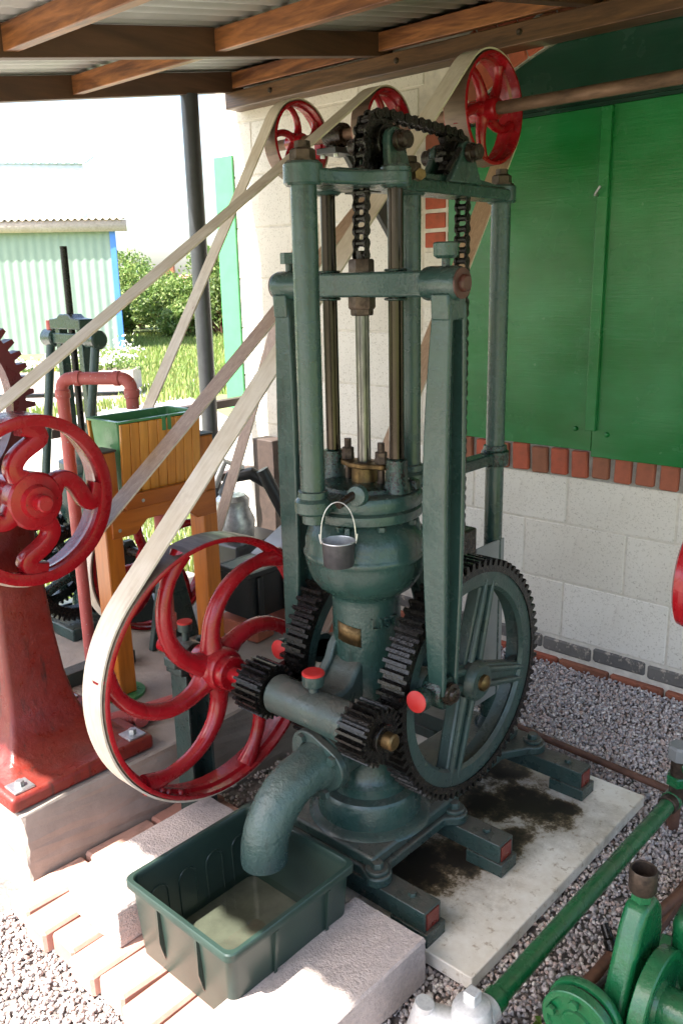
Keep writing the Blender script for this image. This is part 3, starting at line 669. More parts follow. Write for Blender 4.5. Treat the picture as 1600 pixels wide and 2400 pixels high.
# top casting
tp = []
def ta(cx, cy, r, a0, a1, n=8): tp.extend(arc((cx, cy), r, a0, a1, n))
ta(0, -.178, .040, PI, 2*PI, 12); tp += [(.042, -.12), (.065, -.06)]; ta(.10, 0, .034, -.5*PI, .5*PI, 10); tp += [(.062, .045), (.050, .09), (.045, .40), (.036, .56)]
ta(0, .577, .038, 0, PI, 12); tp += [(-.036, .56), (-.045, .40), (-.050, .09), (-.062, .045)]; ta(-.10, 0, .034, .5*PI, 1.5*PI, 10); tp += [(-.065, -.06), (-.042, -.12)]
topc = part(MB().prism(tp, 'Z', 1.742, 1.772), 'top_casting', GREEN, None, .006, seg=3)
part(MB().cyl((0, -.178, 1.738), (0, -.178, 1.784), .041, n=32, bev=.005), 'boss', GREEN, topc)
part(MB().cyl((0, .577, 1.738), (0, .577, 1.784), .039, n=32, bev=.005), 'boss', GREEN, topc)
part(MB().cyl((0, .178, 1.736), (0, .178, 1.780), .036, n=32, bev=.005), 'boss', GREEN, topc)
for s in (-1, 1): part(MB().cyl((.10*s, 0, 1.737), (.10*s, 0, 1.782), .033, n=28, bev=.005), 'boss', GREEN, topc)
part(MB().cyl((.034, -.02, 1.770), (.034, -.02, 1.776), .02, n=20), 'boss', GREEN, topc)
b1 = part(MB().cyl((.09, .088, 1.768), (.112, .072, 1.768), .013, n=6), 'clamp_bolt', BRASS, topc)
part(MB().cyl((.03, .088, 1.768), (.095, .088, 1.768), .008, n=10), 'clamp_bolt', NUT, topc)
part(MB().prism([(-.10, 1.7725), (.55, 1.7725), (.55, 1.776), (.40, 1.790), (.16, 1.785), (-.10, 1.778)], 'X', -.028, .028), 'stiffening_rib', GREEN, topc, .002)
S1 = (.069, 1.842); S2 = (.346, 1.840); R1, R2 = .062, .050
for s in (-1, 1):
    x0, x1 = (.030, .050) if s > 0 else (-.050, -.030)
    for cc, w0, w1, rr in ((S1, -.028, .055, .030), (S2, -.075, .062, .028)):
        pr = [(cc[0]+w1, 1.771), (cc[0]+w0, 1.771)]+arc(cc, rr, PI*1.05, -.05*PI, 12)
        bk = part(MB().prism(pr, 'X', x0, x1), 'sprocket_bracket', GREEN, topc, .004)
    
for cc in (S1, S2):
    part(MB().cyl((-.085, *cc), (.085, *cc), .0185, n=22, bev=.004), 'sprocket_axle', GREASE_B, topc)
    for s in (-1, 1): part(MB().ring((.052 if s > 0 else -.066, *cc), (1, 0, 0), .017, .0225, .014, 22), 'axle_collar', GREASE_B, topc)
def sprocket(cc, r, n):
    p = part(MB().gear(cc, r+.006, r-.009, .016, -.012, .012, n), 'sprocket', GREASE)
    part(MB().ring((-.028, *cc), (1, 0, 0), .016, r*.62, .056, 28), 'sprocket_hub', GREASE, p)
sprocket(S1, R1, 15); sprocket(S2, R2, 12)
# chain made of links
def chain_path():
    P = [(0.0, 1.602)]; z = 1.602
    dy = S2[0]-S1[0]; dz = S2[1]-S1[1]; L = math.hypot(dy, dz); th = math.atan2(dz, dy); be = math.acos((R1-R2)/L)
    P.append((S1[0]-R1, S1[1])); P += arc(S1, R1, PI, th+be, 24)[1:]
    P += arc(S2, R2, th+be, 0, 24); P.append((S2[0]+R2, .86)); return P
def resample(P, step):
    out = [P[0]]; acc = 0; cur = Vector(P[0]); i = 1
    while i < len(P):
        t = Vector(P[i]); d = (t-cur).length
        if d+acc >= step: cur = cur+(t-cur).normalized()*(step-acc); out.append(tuple(cur)); acc = 0
        else: acc += d; cur = t; i += 1
    return out
PIT = .0262
cp = resample([Vector(p) for p in chain_path()], PIT)
cp = [tuple(p) for p in cp]
chain = bpy.data.objects.new('chain', None); COL.objects.link(chain); chain.parent = pump; chain.empty_display_size = .05; BASE[chain.as_pointer()] = Vector((0, 0, .13))
def link_mesh(nm, half, rollers):
    mb = MB()
    out = arc((-PIT/2, 0), .0112, PI*.28, PI*1.72, 9)+[(0, -.0070)]+arc((PIT/2, 0), .0112, -PI*.72, PI*.72, 9)+[(0, .0070)]
    for s in (-1, 1): mb.prism(out, 'X', s*half-.0015, s*half+.0015)
    if not rollers:
        for s in (-1, 1): mb.cyl((-.0188, s*PIT/2, 0), (.0188, s*PIT/2, 0), .0050, n=8)
    if rollers:
        for s in (-1, 1): mb.cyl((-half, s*PIT/2, 0), (half, s*PIT/2, 0), .0080, n=10)
    me = bpy.data.meshes.new(nm); me.from_pydata(mb.v, [], mb.f); finish(me); me.materials.append(GREASE); return me
LK = [link_mesh('outer_link', .0165, False), link_mesh('inner_link', .0132, True)]
for i in range(len(cp)-1):
    a, b = cp[i], cp[i+1]; ang = math.atan2(b[1]-a[1], b[0]-a[0])
    piece(LK[i % 2], 'link', chain, (0, (a[0]+b[0])/2, (a[1]+b[1])/2), (ang, 0, 0))
part(MB().box((-.006, -.01, 1.590), (.006, .01, 1.612)), 'chain_anchor', GREASE_B); part(MB().cyl((0, 0, 1.592), (0, 0, 1.604), .012, n=14), 'chain_anchor', GREASE_B)
part(MB().box((-.035, -.012, 1.733), (.035, .03, 1.7365)), 'chain_guard', GREASE, topc)
part(MB().cyl((.055, .25, 1.79), (.055, .30, 1.845), .007, n=10), 'oil_pipe', GREASE, topc)
# crosshead
ZC = 1.538
ch = part(MB().box((-.19, -.026, ZC-.0275), (.19, .026, ZC+.0275)), 'crosshead', GREEN, None, .006)
for s in (-1, 1):
    part(MB().lathe([(0, .178), (.026, .178), (.034, .184), (.0355, .19), (.0355, .262), (.034, .268), (.031, .2725), (0, .2725)], (0, 0, ZC), (s, 0, 0), 32), 'pin_boss', GREEN, ch)
    part(MB().lathe([(0, .272), (.0315, .272), (.0315, .2755), (.018, .2765), (.018, .2835), (.014, .287), (0, .287)], (0, 0, ZC), (s, 0, 0), 28), 'pin_end', RUSTRED, ch)
    part(MB().ring((.099*s, 0, ZC+.0278), (0, 0, 1), .0174, .026, .005, 24), 'guide_ring', GREEN_OIL, ch)
    part(MB().ring((.099*s, 0, ZC-.0345), (0, 0, 1), .0174, .026, .006, 24), 'guide_ring', GREEN_OIL, ch)
    part(MB().cyl((.232*s, 0, ZC+.03), (.232*s, 0, ZC+.052), .009, n=14), 'cup_stem', GREEN_OIL, ch)
part(MB().lathe([(0, 0), (.018, 0), (.026, .006), (.027, .03), (.024, .033), (.021, .026), (0, .024)], (.232, 0, ZC+.050), n=26), 'grease_cup', GREEN, ch)
part(MB().lathe([(0, 0), (.021, .002), (.021, .026), (.019, .028), (0, .028)], (-.232, 0, ZC+.050), n=6), 'grease_cup', GREEN, ch)
# gear train
GC = (.192, .547); GR = .318; PC = (-.2, .558); PR = .070
CP = (-.006, .606)      # crank pins
def big_gear(s):
    x0, x1 = (.128, .198) if s > 0 else (-.198, -.128)
    g_ = part(MB().gear(GC, GR, GR-.017, GR-.034, x0, x1, 76), 'gear_wheel', GREASE)
    xo = .192 if s > 0 else -.192; xi = .142 if s > 0 else -.142
    part(MB().lathe([(GR-.0335, x0+.006), (GR-.0335, x1-.004), (GR-.070, x1-.006), (GR-.078, x1-.016), (GR-.058, x1-.022), (GR-.050, (x0+x1)/2), (GR-.058, x0+.02), (GR-.066, x0+.008)], (0, *GC), (1, 0, 0), 90, True), 'gear_rim', GREEN_LOW, g_)
    a_c = math.atan2(CP[1]-GC[1], CP[0]-GC[0])
    for i in range(4):
        a = a_c+i*PI/2; ca, sa = math.cos(a), math.sin(a); M = Matrix(((1, 0, 0), (0, ca, -sa), (0, sa, ca))).to_4x4(); M.translation = (0, *GC)
        wd = .030
        mb = MB(); r0, r1 = .03, GR-.058
        mb.add([(x, r, w_) for x in (min(xo, xi)+.004, max(xo, xi)-.008) for r, w_ in ((r0, -wd*1.25), (r1*.9, -wd*.95), (r1+.01, -wd*1.5), (r1+.01, wd*1.5), (r1*.9, wd*.95), (r0, wd*1.25))],
               [(5, 4, 3, 2, 1, 0), (6, 7, 8, 9, 10, 11)]+[(q, (q+1) % 6, 6+(q+1) % 6, 6+q) for q in range(6)], M)
        sp = part(mb, 'gear_spoke', GREEN_LOW, g_, .006)
        for w_ in (-.019, .019):
            P = [M @ Vector((xo-.004*s, r, w_*(1.15-.3*r/r1))) for r in (.045, .1, .16, .21, r1+.004)]; part(MB().tube(P, [.011, .0095, .009, .009, .006], 10), 'spoke_rib', GREEN_LOW, g_)
    part(MB().lathe([(0, .12), (.050, .12), (.050, .19), (.054, .20), (.050, .215), (.042, .222), (.030, .223), (0, .223)], (0, *GC), (s, 0, 0), 32), 'gear_hub', GREEN_LOW, g_)
    part(MB().lathe([(0, .222), (.022, .222), (.021, .232), (.012, .238), (0, .240)], (0, *GC), (s, 0, 0), 24), 'axle_end', BRASS, g_)
    part(MB().lathe([(0, .15), (.040, .15), (.040, .205), (.034, .212), (0, .212)], (0, *CP), (s, 0, 0), 28), 'crank_boss', GREEN_LOW, g_)
big_gear(1); big_gear(-1)
part(MB().cyl((-.13, *GC), (.13, *GC), .026, n=24), 'gear_axle', GREASE_B)
for s in (-1, 1):
    part(MB().prism([(.0, .47), (.14, .49), (.235, .50), (.245, .547), (.235, .60), (.14, .62), (0, .66)], 'X', .078*s, .112*s), 'axle_bracket', GREEN_LOW, None, .006)
    part(MB().lathe([(0, .07), (.050, .07), (.050, .118), (.045, .124), (0, .124)], (0, *GC), (s, 0, 0), 28), 'axle_boss', GREEN_LOW)
# link arms: I-section, fish-bellied
def link_arm(s):
    p0 = Vector((CP[0], CP[1])); p1 = Vector((0, ZC)); L = (p1-p0).length; u = (p1-p0)/L; w = Vector((u.y, -u.x)) # w points +Y
    ts = [i/24 for i in range(0, 24)]
    def strip(off0, off1, wf):
        V = []; F = []
        for t in ts:
            hd = .030+.010*math.sin(PI*t); c = p0+u*(L*t)+w*(.006*min(1, 4*t)); xo = .262; xi = xo-(.044+.020*math.sin(PI*t)); xa, xb = (xi, xo) if wf is None else (xi+(xo-xi)*wf[0], xi+(xo-xi)*wf[1])
            ya = c.x+w.x*(hd*off0[0])+off0[1]; yb = c.x+w.x*(hd*off1[0])+off1[1]; z = c.y
            V += [(xa*s, ya, z), (xb*s, ya, z), (xb*s, yb, z), (xa*s, yb, z)]
        n = len(ts)
        for i in range(n-1):
            for j in range(4): F.append((4*i+j, 4*i+(j+1) % 4, 4*i+4+(j+1) % 4, 4*i+4+j))
        F += [(3, 2, 1, 0), tuple(4*(n-1)+j for j in range(4))]
        return MB().add(V, F)
    xa, xb = .216*s, .2615*s
    a_ = part(strip((-1, 0), (-1, .015), None), 'link_arm', GREEN, None, .004)
    part(strip((1, -.013), (1, 0), None), 'rear_flange', GREEN, a_, .004)
    part(strip((-1, .014), (1, -.012), (.30, .50)), 'web', GREEN, a_)
    part(MB().prism([(-.030, ZC-.075), (.036, ZC-.075), (.033, ZC-.02), (-.033, ZC-.02)], 'X', xa, xb), 'arm_head', GREEN, a_, .004)
    part(MB().lathe([(0, .198), (.034, .198), (.040, .204), (.042, .212), (.042, .25), (.038, .256), (0, .256)], (0, *CP), (s, 0, 0), 30), 'big_end', GREEN_OIL, a_)
    part(MB().lathe([(0, .255), (.027, .255), (.026, .268), (.017, .270), (.016, .278), (.010, .281), (0, .281)], (0, *CP), (s, 0, 0), 26), 'pin_cap', GREASE_B, a_)
    ax = Vector((.10, -1, .12)).normalized(); q = Vector((.226*s, CP[0]-.038, CP[1]))
    part(MB().lathe([(0, 0), (.016, 0), (.016, .018), (.024, .022), (.027, .028), (.027, .052), (.025, .055), (0, .055)], q, ax, 26), 'grease_cup', GREEN_OIL, a_)
    c_ = part(MB().lathe([(0, .0552), (.0255, .0552), (.026, .0565), (.022, .059), (0, .0595)], q, ax, 26), 'cup_lid', RED_CAP, a_)
link_arm(1); link_arm(-1)
# pinions and their shaft
for s in (-1, 1):
    x0, x1 = (.132, .212) if s > 0 else (-.220, -.132)
    pn = part(MB().gear(PC, PR, PR-.014, .02, x0, x1, 23), 'pinion', GREASE)
    part(MB().ring((x1 if s > 0 else x0-.012, *PC), (1, 0, 0), .018, .034, .012, 28), 'pinion_hub', GREASE, pn)
part(MB().lathe([(0, .216), (.020, .216), (.0195, .246), (.015, .250), (0, .250)], (0, *PC), (1, 0, 0), 24), 'shaft_end', BRASS)
hs = part(MB().lathe([(.02, -.126), (.047, -.126), (.050, -.121), (.049, -.11), (.0475, 0), (.049, .105), (.052, .115), (.052, .122), (.049, .126), (.02, .126)], (0, *PC), (1, 0, 0), 40), 'pinion_housing', GREEN_LOW)
part(MB().prism([(-.205, .520), (-.07, .44), (-.05, .47), (-.05, .655), (-.082, .645), (-.098, .625), (-.115, .604), (-.14, .594), (-.2, .598)], 'X', -.046, .046), 'housing_web', GREEN_LOW, None, .01)
part(MB().prism([(-.21, .56), (-.06, .56), (-.06, .70), (-.085, .675), (-.10, .64), (-.13, .610), (-.2, .603)], 'X', -.058, -.034), 'gusset', GREEN_LOW, None, .004)
gcup = part(MB().lathe([(0, .6), (.012, .6), (.012, .617), (.024, .621), (.027, .626), (.027, .648), (.025, .650), (0, .650)], (.003, PC[0], 0), n=26), 'grease_cup', GREEN_LOW)
part(MB().lathe([(0, .650), (.0275, .650), (.0275, .6535), (.024, .6565), (0, .657)], (.003, PC[0], 0), n=26), 'cup_lid', RED_CAP, gcup)
part(MB().cyl((-.60, *PC), (-.12, *PC), .0215, n=24), 'drive_shaft', RED)
# outlet flange and elbow
oc = (-.004, -.175, .402)
fl = []
for i in range(48):
    a = 2*PI*i/48; fl.append((oc[0]+(.083+.010*math.cos(3*a-.5))*math.cos(a), oc[2]+(.083+.010*math.cos(3*a-.5))*math.sin(a)))
of = part(MB().prism(fl, 'Y', -.200, -.178), 'outlet_flange', GREEN_LOW, None, .003)
part(MB().lathe([(.05, 0), (.079, 0), (.079, .018), (.06, .026), (.058, .13), (.0, .13)], (oc[0], -.176, oc[2]), (0, 1, 0), 40), 'outlet_neck', GREEN_LOW, of)
for i in range(4):
    a = .55+i*PI/2; part(MB().hexn((oc[0]+.073*math.cos(a), -.2005, oc[2]+.073*math.sin(a)), (0, -1, 0), .0135, .012), 'flange_bolt', GREEN_LOW, of)
P = [(oc[0], -.196, oc[2]), (oc[0], -.215, oc[2])]+[(oc[0], y, z) for y, z in arc((-.222, .247), .155, PI/2, PI, 18)]+[(oc[0], -.3765, .236)]
PP = [(-.003, p[1], p[2]) for p in P]; n_ = 28
el = MB(); el.tube(PP, [.062, .058]+[.0555]*20, n_, cap=False)
el2 = MB(); el2.tube(PP, [.048]*len(PP), n_, cap=False); k0 = len(PP)*n_
el.v += el2.v; el.f += [tuple(i+k0 for i in f)[::-1] for f in el2.f]
e_ = (len(PP)-1)*n_; el.f += [(e_+j, e_+(j+1) % n_, k0+e_+(j+1) % n_, k0+e_+j) for j in range(n_)]+[((j+1) % n_, j, k0+j, k0+(j+1) % n_) for j in range(n_)]
elb = part(el, 'outlet_elbow', GREEN_ROUGH)
# drain spout
part(MB().tube([(.070, -.118, 1.082), (.066, -.168, 1.066)], .0095, 14), 'drain_spout', GREASE_B)
part(MB().lathe([(0, 0), (.026, 0), (.022, .014), (0, .018)], (.073, -.108, 1.078), (.3, -.9, .1), 20), 'spout_boss', GREEN)
# flywheel
fw = wheel(pump, 'flywheel', (PC[0], .561), .356, -.418, -.332, RED, 6, 1.72, -.95, .058, .0215, .011, spx=-.366)
for a in (.62, .70, 3.95, 4.05, 4.12, 4.25):
    part(MB().lathe([(0, -.010), (.006, -.009), (.009, -.004), (.009, .004)], (-.352, PC[0]+.343*math.cos(a), .561+.343*math.sin(a)), (0, math.cos(a), math.sin(a)), 10), 'rivet', RED, fw)
part(MB().ring((-.322, *PC), (1, 0, 0), .0215, .046, .03, 30, .004), 'shaft_collar', RED, fw)
part(MB().cyl((-.305, PC[0]+.02, PC[1]-.02), (-.305, PC[0]+.05, PC[1]-.045), .008, n=10), 'set_screw', RED, fw)
# grey guard plate behind the right gear, on the wall side
part(MB().box((.02, .455, .30), (.026, .60, .80)), 'guard_plate', PLATE_GREY, None, .002)
part(MB().box((-.045, .345, .70), (.030, .447, .868)), 'counterweight', GREASE_B, None, .006)
# bearing post for the outer end of the flywheel shaft
bpst = thing('bearing_post', (-.485, PC[0], 0), 'green channel post carrying the shaft bearing behind the flywheel', 'post')
build(MB().prism([(-.515, -.240), (-.445, -.240), (-.445, -.232), (-.507, -.232), (-.507, -.168), (-.445, -.168), (-.445, -.160), (-.515, -.160)], 'Z', 0, .515), 'channel', GREEN_LOW, bpst, .002)
build(MB().box((-.52, -.25, .515), (-.452, -.15, .537)), 'cap_plate', GREEN_LOW, bpst, .003)
build(MB().lathe([(.022, -.035), (.042, -.035), (.044, -.028), (.044, .028), (.042, .035), (.022, .035)], (-.486, *PC), (1, 0, 0), 28, True), 'bearing', GREEN_LOW, bpst)
build(MB().box((-.512, -.262, .5375), (-.462, -.138, .565)), 'bearing_foot', GREEN_LOW, bpst, .005)
for y in (-.25, -.15): build(MB().hexn((-.487, y, .565), (0, 0, 1), .013, .03), 'bearing_nut', GREEN_LOW, bpst)
gc2 = build(MB().lathe([(0, .60), (.010, .60), (.010, .625), (.020, .630), (.021, .652), (0, .652)], (-.486, PC[0], 0), n=20), 'grease_cup', GREEN_LOW, bpst)
build(MB().lathe([(0, .652), (.0215, .652), (.021, .657), (0, .658)], (-.486, PC[0], 0), n=20), 'cup_lid', RED_CAP, gc2)
build(MB().box((-.56, -.28, .0), (-.40, -.12, .008)), 'foot_plate', GREEN_LOW, bpst)

# ------------------------------------------------------------------ pail on the spout
pc = Vector((.068, -.1715, 0)); zr = .985
pl = thing('small_pail', (pc.x, pc.y, .928), 'small blackened pail hanging from the spout by its wire handle', 'pail')
vw = Vector((1.315, -1.52, 0)).normalized(); sd = Vector((-vw.y, vw.x, 0))
build(MB().lathe([(0, .928), (.033, .928), (.0345, .931), (.0375, zr), (.0362, zr), (.0335, .934), (0, .933)], (pc.x, pc.y, 0), n=40), 'body', PAIL, pl)
build(MB().lathe([(.0359, zr+.0005), (.0332, .9342), (0, .9338)], (pc.x, pc.y, 0), n=40), 'lining', TIN, pl)
build(MB().lathe([(.0372+.0018*math.cos(a), zr+.0018*math.sin(a)) for a in [2*PI*i/8 for i in range(8)]], (pc.x, pc.y, 0), n=40, closed=True), 'rim', TIN, pl)
P = []
for i in range(25):
    a = PI*i/24; P.append(pc+sd*(.039*math.cos(a))+Vector((0, 0, zr-.002+.092*math.sin(a)**.75)))
hd_ = build(MB().tube(P, .0013, 8), 'handle', TIN, pl)
for s in (-1, 1): build(MB().tube([pc+sd*(.0385*s)+Vector((0, 0, zr-.006)), pc+sd*(.041*s)+Vector((0, 0, zr+.004)), pc+sd*(.0425*s)+Vector((0, 0, zr+.016))], .0016, 8), 'ear', TIN, pl)

# ------------------------------------------------------------------ trough, blocks, paving
tr = thing('plastic_trough', (.005, -.465, .06), 'dark green plastic trough under the outlet elbow, shallow water in it', 'trough')
def rect(x0, x1, y0, y1, z, r=.02):
    out = []
    for cx, cy_, a0 in ((x1-r, y1-r, 0), (x0+r, y1-r, PI/2), (x0+r, y0+r, PI), (x1-r, y0+r, 1.5*PI)):
        out += [(x, y, z) for x, y in arc((cx, cy_), r, a0, a0+PI/2, 4)]
    return out
def loft(loops):
    mb = MB(); n = len(loops[0])
    for L in loops: mb.v += L
    for i in range(len(loops)-1):
        for j in range(n): mb.f.append((i*n+j, i*n+(j+1) % n, (i+1)*n+(j+1) % n, (i+1)*n+j))
    mb.f.append(tuple(range(n))[::-1]); mb.f.append(tuple((len(loops)-1)*n+j for j in range(n))); return mb
T = (-.176, .190, -.650, -.268); zt = .262; zb = .064
def tl(d, z, r=.02): return rect(T[0]+d, T[1]-d, T[2]+d, T[3]-d, z, r)
shl = loft([tl(.020, zb), tl(.010, .235), tl(.009, .242), tl(0, .243), tl(0, zt-.003), tl(.002, zt), tl(.011, zt), tl(.013, zt-.003), tl(.014, .24), tl(.0235, zb+.006)])
ts = build(shl, 'shell', PLASTIC, tr)
for i in range(4):   # embossed arches inside the long walls and outside the end
    for xw, s in ((T[0]+.0155, 1), (T[1]-.0155, -1)):
        y0 = T[2]+.055+.082*i
        ln = [(0, y0, .085), (0, y0, .175)]+[(0, y, z) for y, z in arc((y0+.025, .175), .025, PI, 0, 8)]+[(0, y0+.05, .085)]
        build(MB().tube([(xw+s*(.0075*(1-(p[2]-.07)/.18)), p[1], p[2]) for p in ln], .0022, 6), 'embossed_rib', PLASTIC, ts)
for yy, s in ((T[2]+.006, -1),):
    for x in (-.06, .075): build(MB().prism([(yy-.002, .242), (yy-.002, .15), (yy+.010, .10), (yy+.012, .242)], 'X', x-.004, x+.004), 'end_rib', PLASTIC, ts)
for y in (-.52, -.36): build(MB().prism([(T[1]+.001, .242), (T[1]-.012, .11), (T[1]-.012, .242)], 'Y', y-.004, y+.004), 'end_rib', PLASTIC, ts)
water = Nt('still water'); wt = water.n('BsdfTransparent'); wt.inputs[0].default_value = (.82, .86, .80, 1); wg = water.n('BsdfGlossy'); wg.inputs['Roughness'].default_value = .03
wb = water.bump(water.noise(25, 3), .08, .002); water.l(wb, wg.inputs['Normal']); wx = water.n('MixShader'); wx.inputs[0].default_value = .09; water.l(wt.outputs[0], wx.inputs[1]); water.l(wg.outputs[0], wx.inputs[2]); water.l(wx.outputs[0], water.t.nodes['Material Output'].inputs[0])
def flat(L): return MB().add(L, [tuple(range(len(L)))])
silt = plain('silt', (.115, .115, .092), .8, .5, 14, .4, 60)
build(flat([(x, y, .0715) for x, y, z in tl(.0245, 0)]), 'silt', silt, tr)
wm = build(flat([(x, y, .092) for x, y, z in tl(.0228, 0)]), 'water', water.m, tr)
for x, y, a in ((.02, -.555, .4), (.055, -.57, 1.2), (.10, -.54, 2.)):
    ca, sa = math.cos(a), math.sin(a); q = [(-.014, -.006), (.012, -.008), (.016, .004), (-.006, .009)]
    lf = build(MB().add([(x+ca*u-sa*v, y+sa*u+ca*v, .0925+.002*i) for i, (u, v) in enumerate(q)], [(0, 1, 2, 3)]), 'leaf_scrap', STRIPGREEN, tr)
    lf.modifiers.new('thickness', 'SOLIDIFY').thickness = .0006
def rough_block(name, a, b, mat, label, cat, grp=None, sub=10, amp=.0011, rot=0):
    cx = [(p+q)/2 for p, q in zip(a, b)]; bm = bmesh.new(); bmesh.ops.create_cube(bm, size=1)
    bmesh.ops.scale(bm, vec=[q-p for p, q in zip(a, b)], verts=bm.verts)
    bmesh.ops.bevel(bm, geom=bm.edges[:], offset=.005, segments=1, affect='EDGES')
    bmesh.ops.subdivide_edges(bm, edges=[e for e in bm.edges if e.calc_length() > .02], cuts=sub, use_grid_fill=True)
    for v in bm.verts: v.co += Vector((random.uniform(-1, 1), random.uniform(-1, 1), random.uniform(-1, 1)))*amp
    me = bpy.data.meshes.new(name); bm.to_mesh(me); bm.free(); me.materials.append(mat)
    o = bpy.data.objects.new(name, me); COL.objects.link(o); o.location = cx; o.rotation_euler.z = rot; return tag(o, label, cat, grp)
rough_block('concrete_block', (.150, -.672, .010), (.362, -.232, .130), AERATED, 'pale concrete block on the slab side of the plastic trough, facing the white board', 'block', 'loose concrete blocks')
rough_block('concrete_block', (-.405, -.665, .064), (-.195, -.225, .165), AERATED, 'pale concrete block between the plastic trough and the red pedestal', 'block', 'loose concrete blocks')
tag(build(MB().box((-.33, -.20, .064), (-.16, -.12, .10)), 'timber_offcut', OFFCUT, None, .003, base=(-.25, -.16, .064)), 'short timber offcut lying behind the trough near the flywheel', 'timber')
pv = thing('brick_paving', (-.2, -.65, 0), 'pad of worn pinkish bricks laid on the gravel under the trough', 'paving')
pb = brick_mesh('paving_brick', (.098, .21, .06), PAVEBRICK, .007)
for i in range(9):
    for j in range(3):
        if j == 2 and i > 3: continue
        x = -.53+.103*i; y = -.648+.216*j+(.0 if i % 2 else .012)
        piece(pb, 'brick', pv, (x, y, .032+random.uniform(-.003, .003)), (random.uniform(-.02, .02), random.uniform(-.02, .02), random.uniform(-.025, .025)), (random.uniform(.95, 1.), random.uniform(.97, 1.02), 1))

# ------------------------------------------------------------------ plinth and pedestal machine on the left
PT = .25
pln = rough_block('concrete_plinth', (-1.80, -.675, -.02), (-.582, .80, PT), CONC, 'long low concrete plinth carrying the machines behind the flywheel', 'plinth', None, 12, .003)
ped = thing('pedestal_machine', (-.85, -.47, PT), 'red iron pedestal with a waved-spoke belt wheel and dark toothed gear', 'machine')
bsx0, bsx1, bsy0, bsy1 = -1.05, -.598, -.690, -.255
build(MB().prism([(bsx0, bsy0), (bsx1, bsy0), (bsx1, bsy1), (bsx0, bsy1)], 'Z', PT+.001, PT+.045), 'base_flange', RED_DULL, ped, .012, seg=3)
lo_ = []
for z, f in ((PT+.042, .97), (PT+.052, .80), (PT+.075, .66), (PT+.11, .56), (PT+.16, .49), (PT+.24, .43), (PT+.36, .385), (PT+.50, .35), (PT+.64, .325), (PT+.80, .31)):
    xc = -.83-.10*(1-f); yc = -.478-.012*(1-f); hx = .21*f; hy = .205*f
    lo_.append(rect(xc-hx, xc+hx, yc-hy, yc+hy, z, .010+.012*f))
build(loft(lo_), 'pedestal', RED_DULL, ped)
for x, y in ((-.64, -.645), (-.64, -.30), (-1.0, -.30), (-1.0, -.645)):
    w_ = build(MB().box((x-.028, y-.028, PT+.0455), (x+.028, y+.028, PT+.0515)), 'washer_plate', ZINC, ped, .001)
    build(MB().hexn((x, y, PT+.0515), (0, 0, 1), .012, .014), 'anchor_nut', ZINC, w_)
# wheel with flat waved spokes
wc = (-.478, 1.020); wr = .222
wx0, wx1 = -.800, -.690
wl = build(MB().lathe([(wr-.030, wx1-.004), (wr-.008, wx1), (wr, wx1-.003), (wr, wx0), (wr-.014, wx0), (wr-.016, -.745), (wr-.026, -.742), (wr-.028, -.728), (wr-.020, -.722), (wr-.020, -.712), (wr-.032, -.706)], (0, *wc), (1, 0, 0), 80, True), 'belt_wheel', RED, ped)
for i in range(4):
    t0 = .30+i*PI/2; V = []; F = []; nq = 25; cs = []
    for q in range(nq):
        q_ = q/(nq-1); r = .050+(wr-.026-.050)*q_; a = t0+.36*math.sin(2*PI*q_)*(.55+.5*q_)-.25*q_
        cs.append((Vector((wc[0]+r*math.cos(a), wc[1]+r*math.sin(a))), (.0215+.006*max(0, q_-.85)/.15+.012*max(0, .25-q_)/.25)))
    for q in range(nq):
        T_ = (cs[min(q+1, nq-1)][0]-cs[max(q-1, 0)][0]).normalized(); N_ = Vector((-T_.y, T_.x)); c, hw = cs[q]
        for x, e in ((-.738, .9), (-.738, -.9), (-.733, -1), (-.705, -1), (-.699, -.86), (-.697, -.5), (-.697, .5), (-.699, .86), (-.705, 1), (-.733, 1)):
            p = c+N_*(hw*e); V.append((x, p.x, p.y))
    for q in range(nq-1):
        for j in range(10): F.append((10*q+j, 10*q+(j+1) % 10, 10*q+10+(j+1) % 10, 10*q+10+j))
    F += [tuple(range(10))[::-1], tuple(10*(nq-1)+j for j in range(10))]
    build(MB().add(V, F), 'spoke', RED, wl)
build(MB().lathe([(0, -.86), (.05, -.86), (.06, -.74), (.074, -.738), (.076, -.70), (.070, -.694), (.045, -.692), (.040, -.676), (.0, -.675)], (0, *wc), (1, 0, 0), 40), 'hub', RED, wl)
build(MB().lathe([(0, -.676), (.022, -.676), (.022, -.650), (.018, -.647), (0, -.647)], (0, *wc), (1, 0, 0), 24), 'shaft_end', RED, wl)
build(MB().box((-1.02, -.56, 1.03), (-.82, -.40, 1.06)), 'saddle', RED_DARK, ped, .006)
build(MB().cyl((-1.05, *wc), (-.8, *wc), .04, n=24), 'bearing', RED_DARK, ped)
gcx = (-.607, 1.245)
gg = build(MB().gear(gcx, .312, .284, .245, -1.03, -.985, 52), 'toothed_gear', RED_DARK, ped)
for i in range(4):
    a = .5+i*PI/2; build(MB().tube([(-1.008, gcx[0]+r*math.cos(a), gcx[1]+r*math.sin(a)) for r in (.02, .252)], .016, 10), 'gear_spoke', RED_DARK, gg)
build(MB().cyl((-1.05, *gcx), (-.95, *gcx), .04, n=20), 'gear_hub', RED_DARK, gg)
build(MB().prism([(-.56, 1.04), (-.42, 1.04), (-.56, 1.28), (-.65, 1.28)], 'X', -1.075, -1.04), 'gear_bracket', RED_DARK, ped, .004)

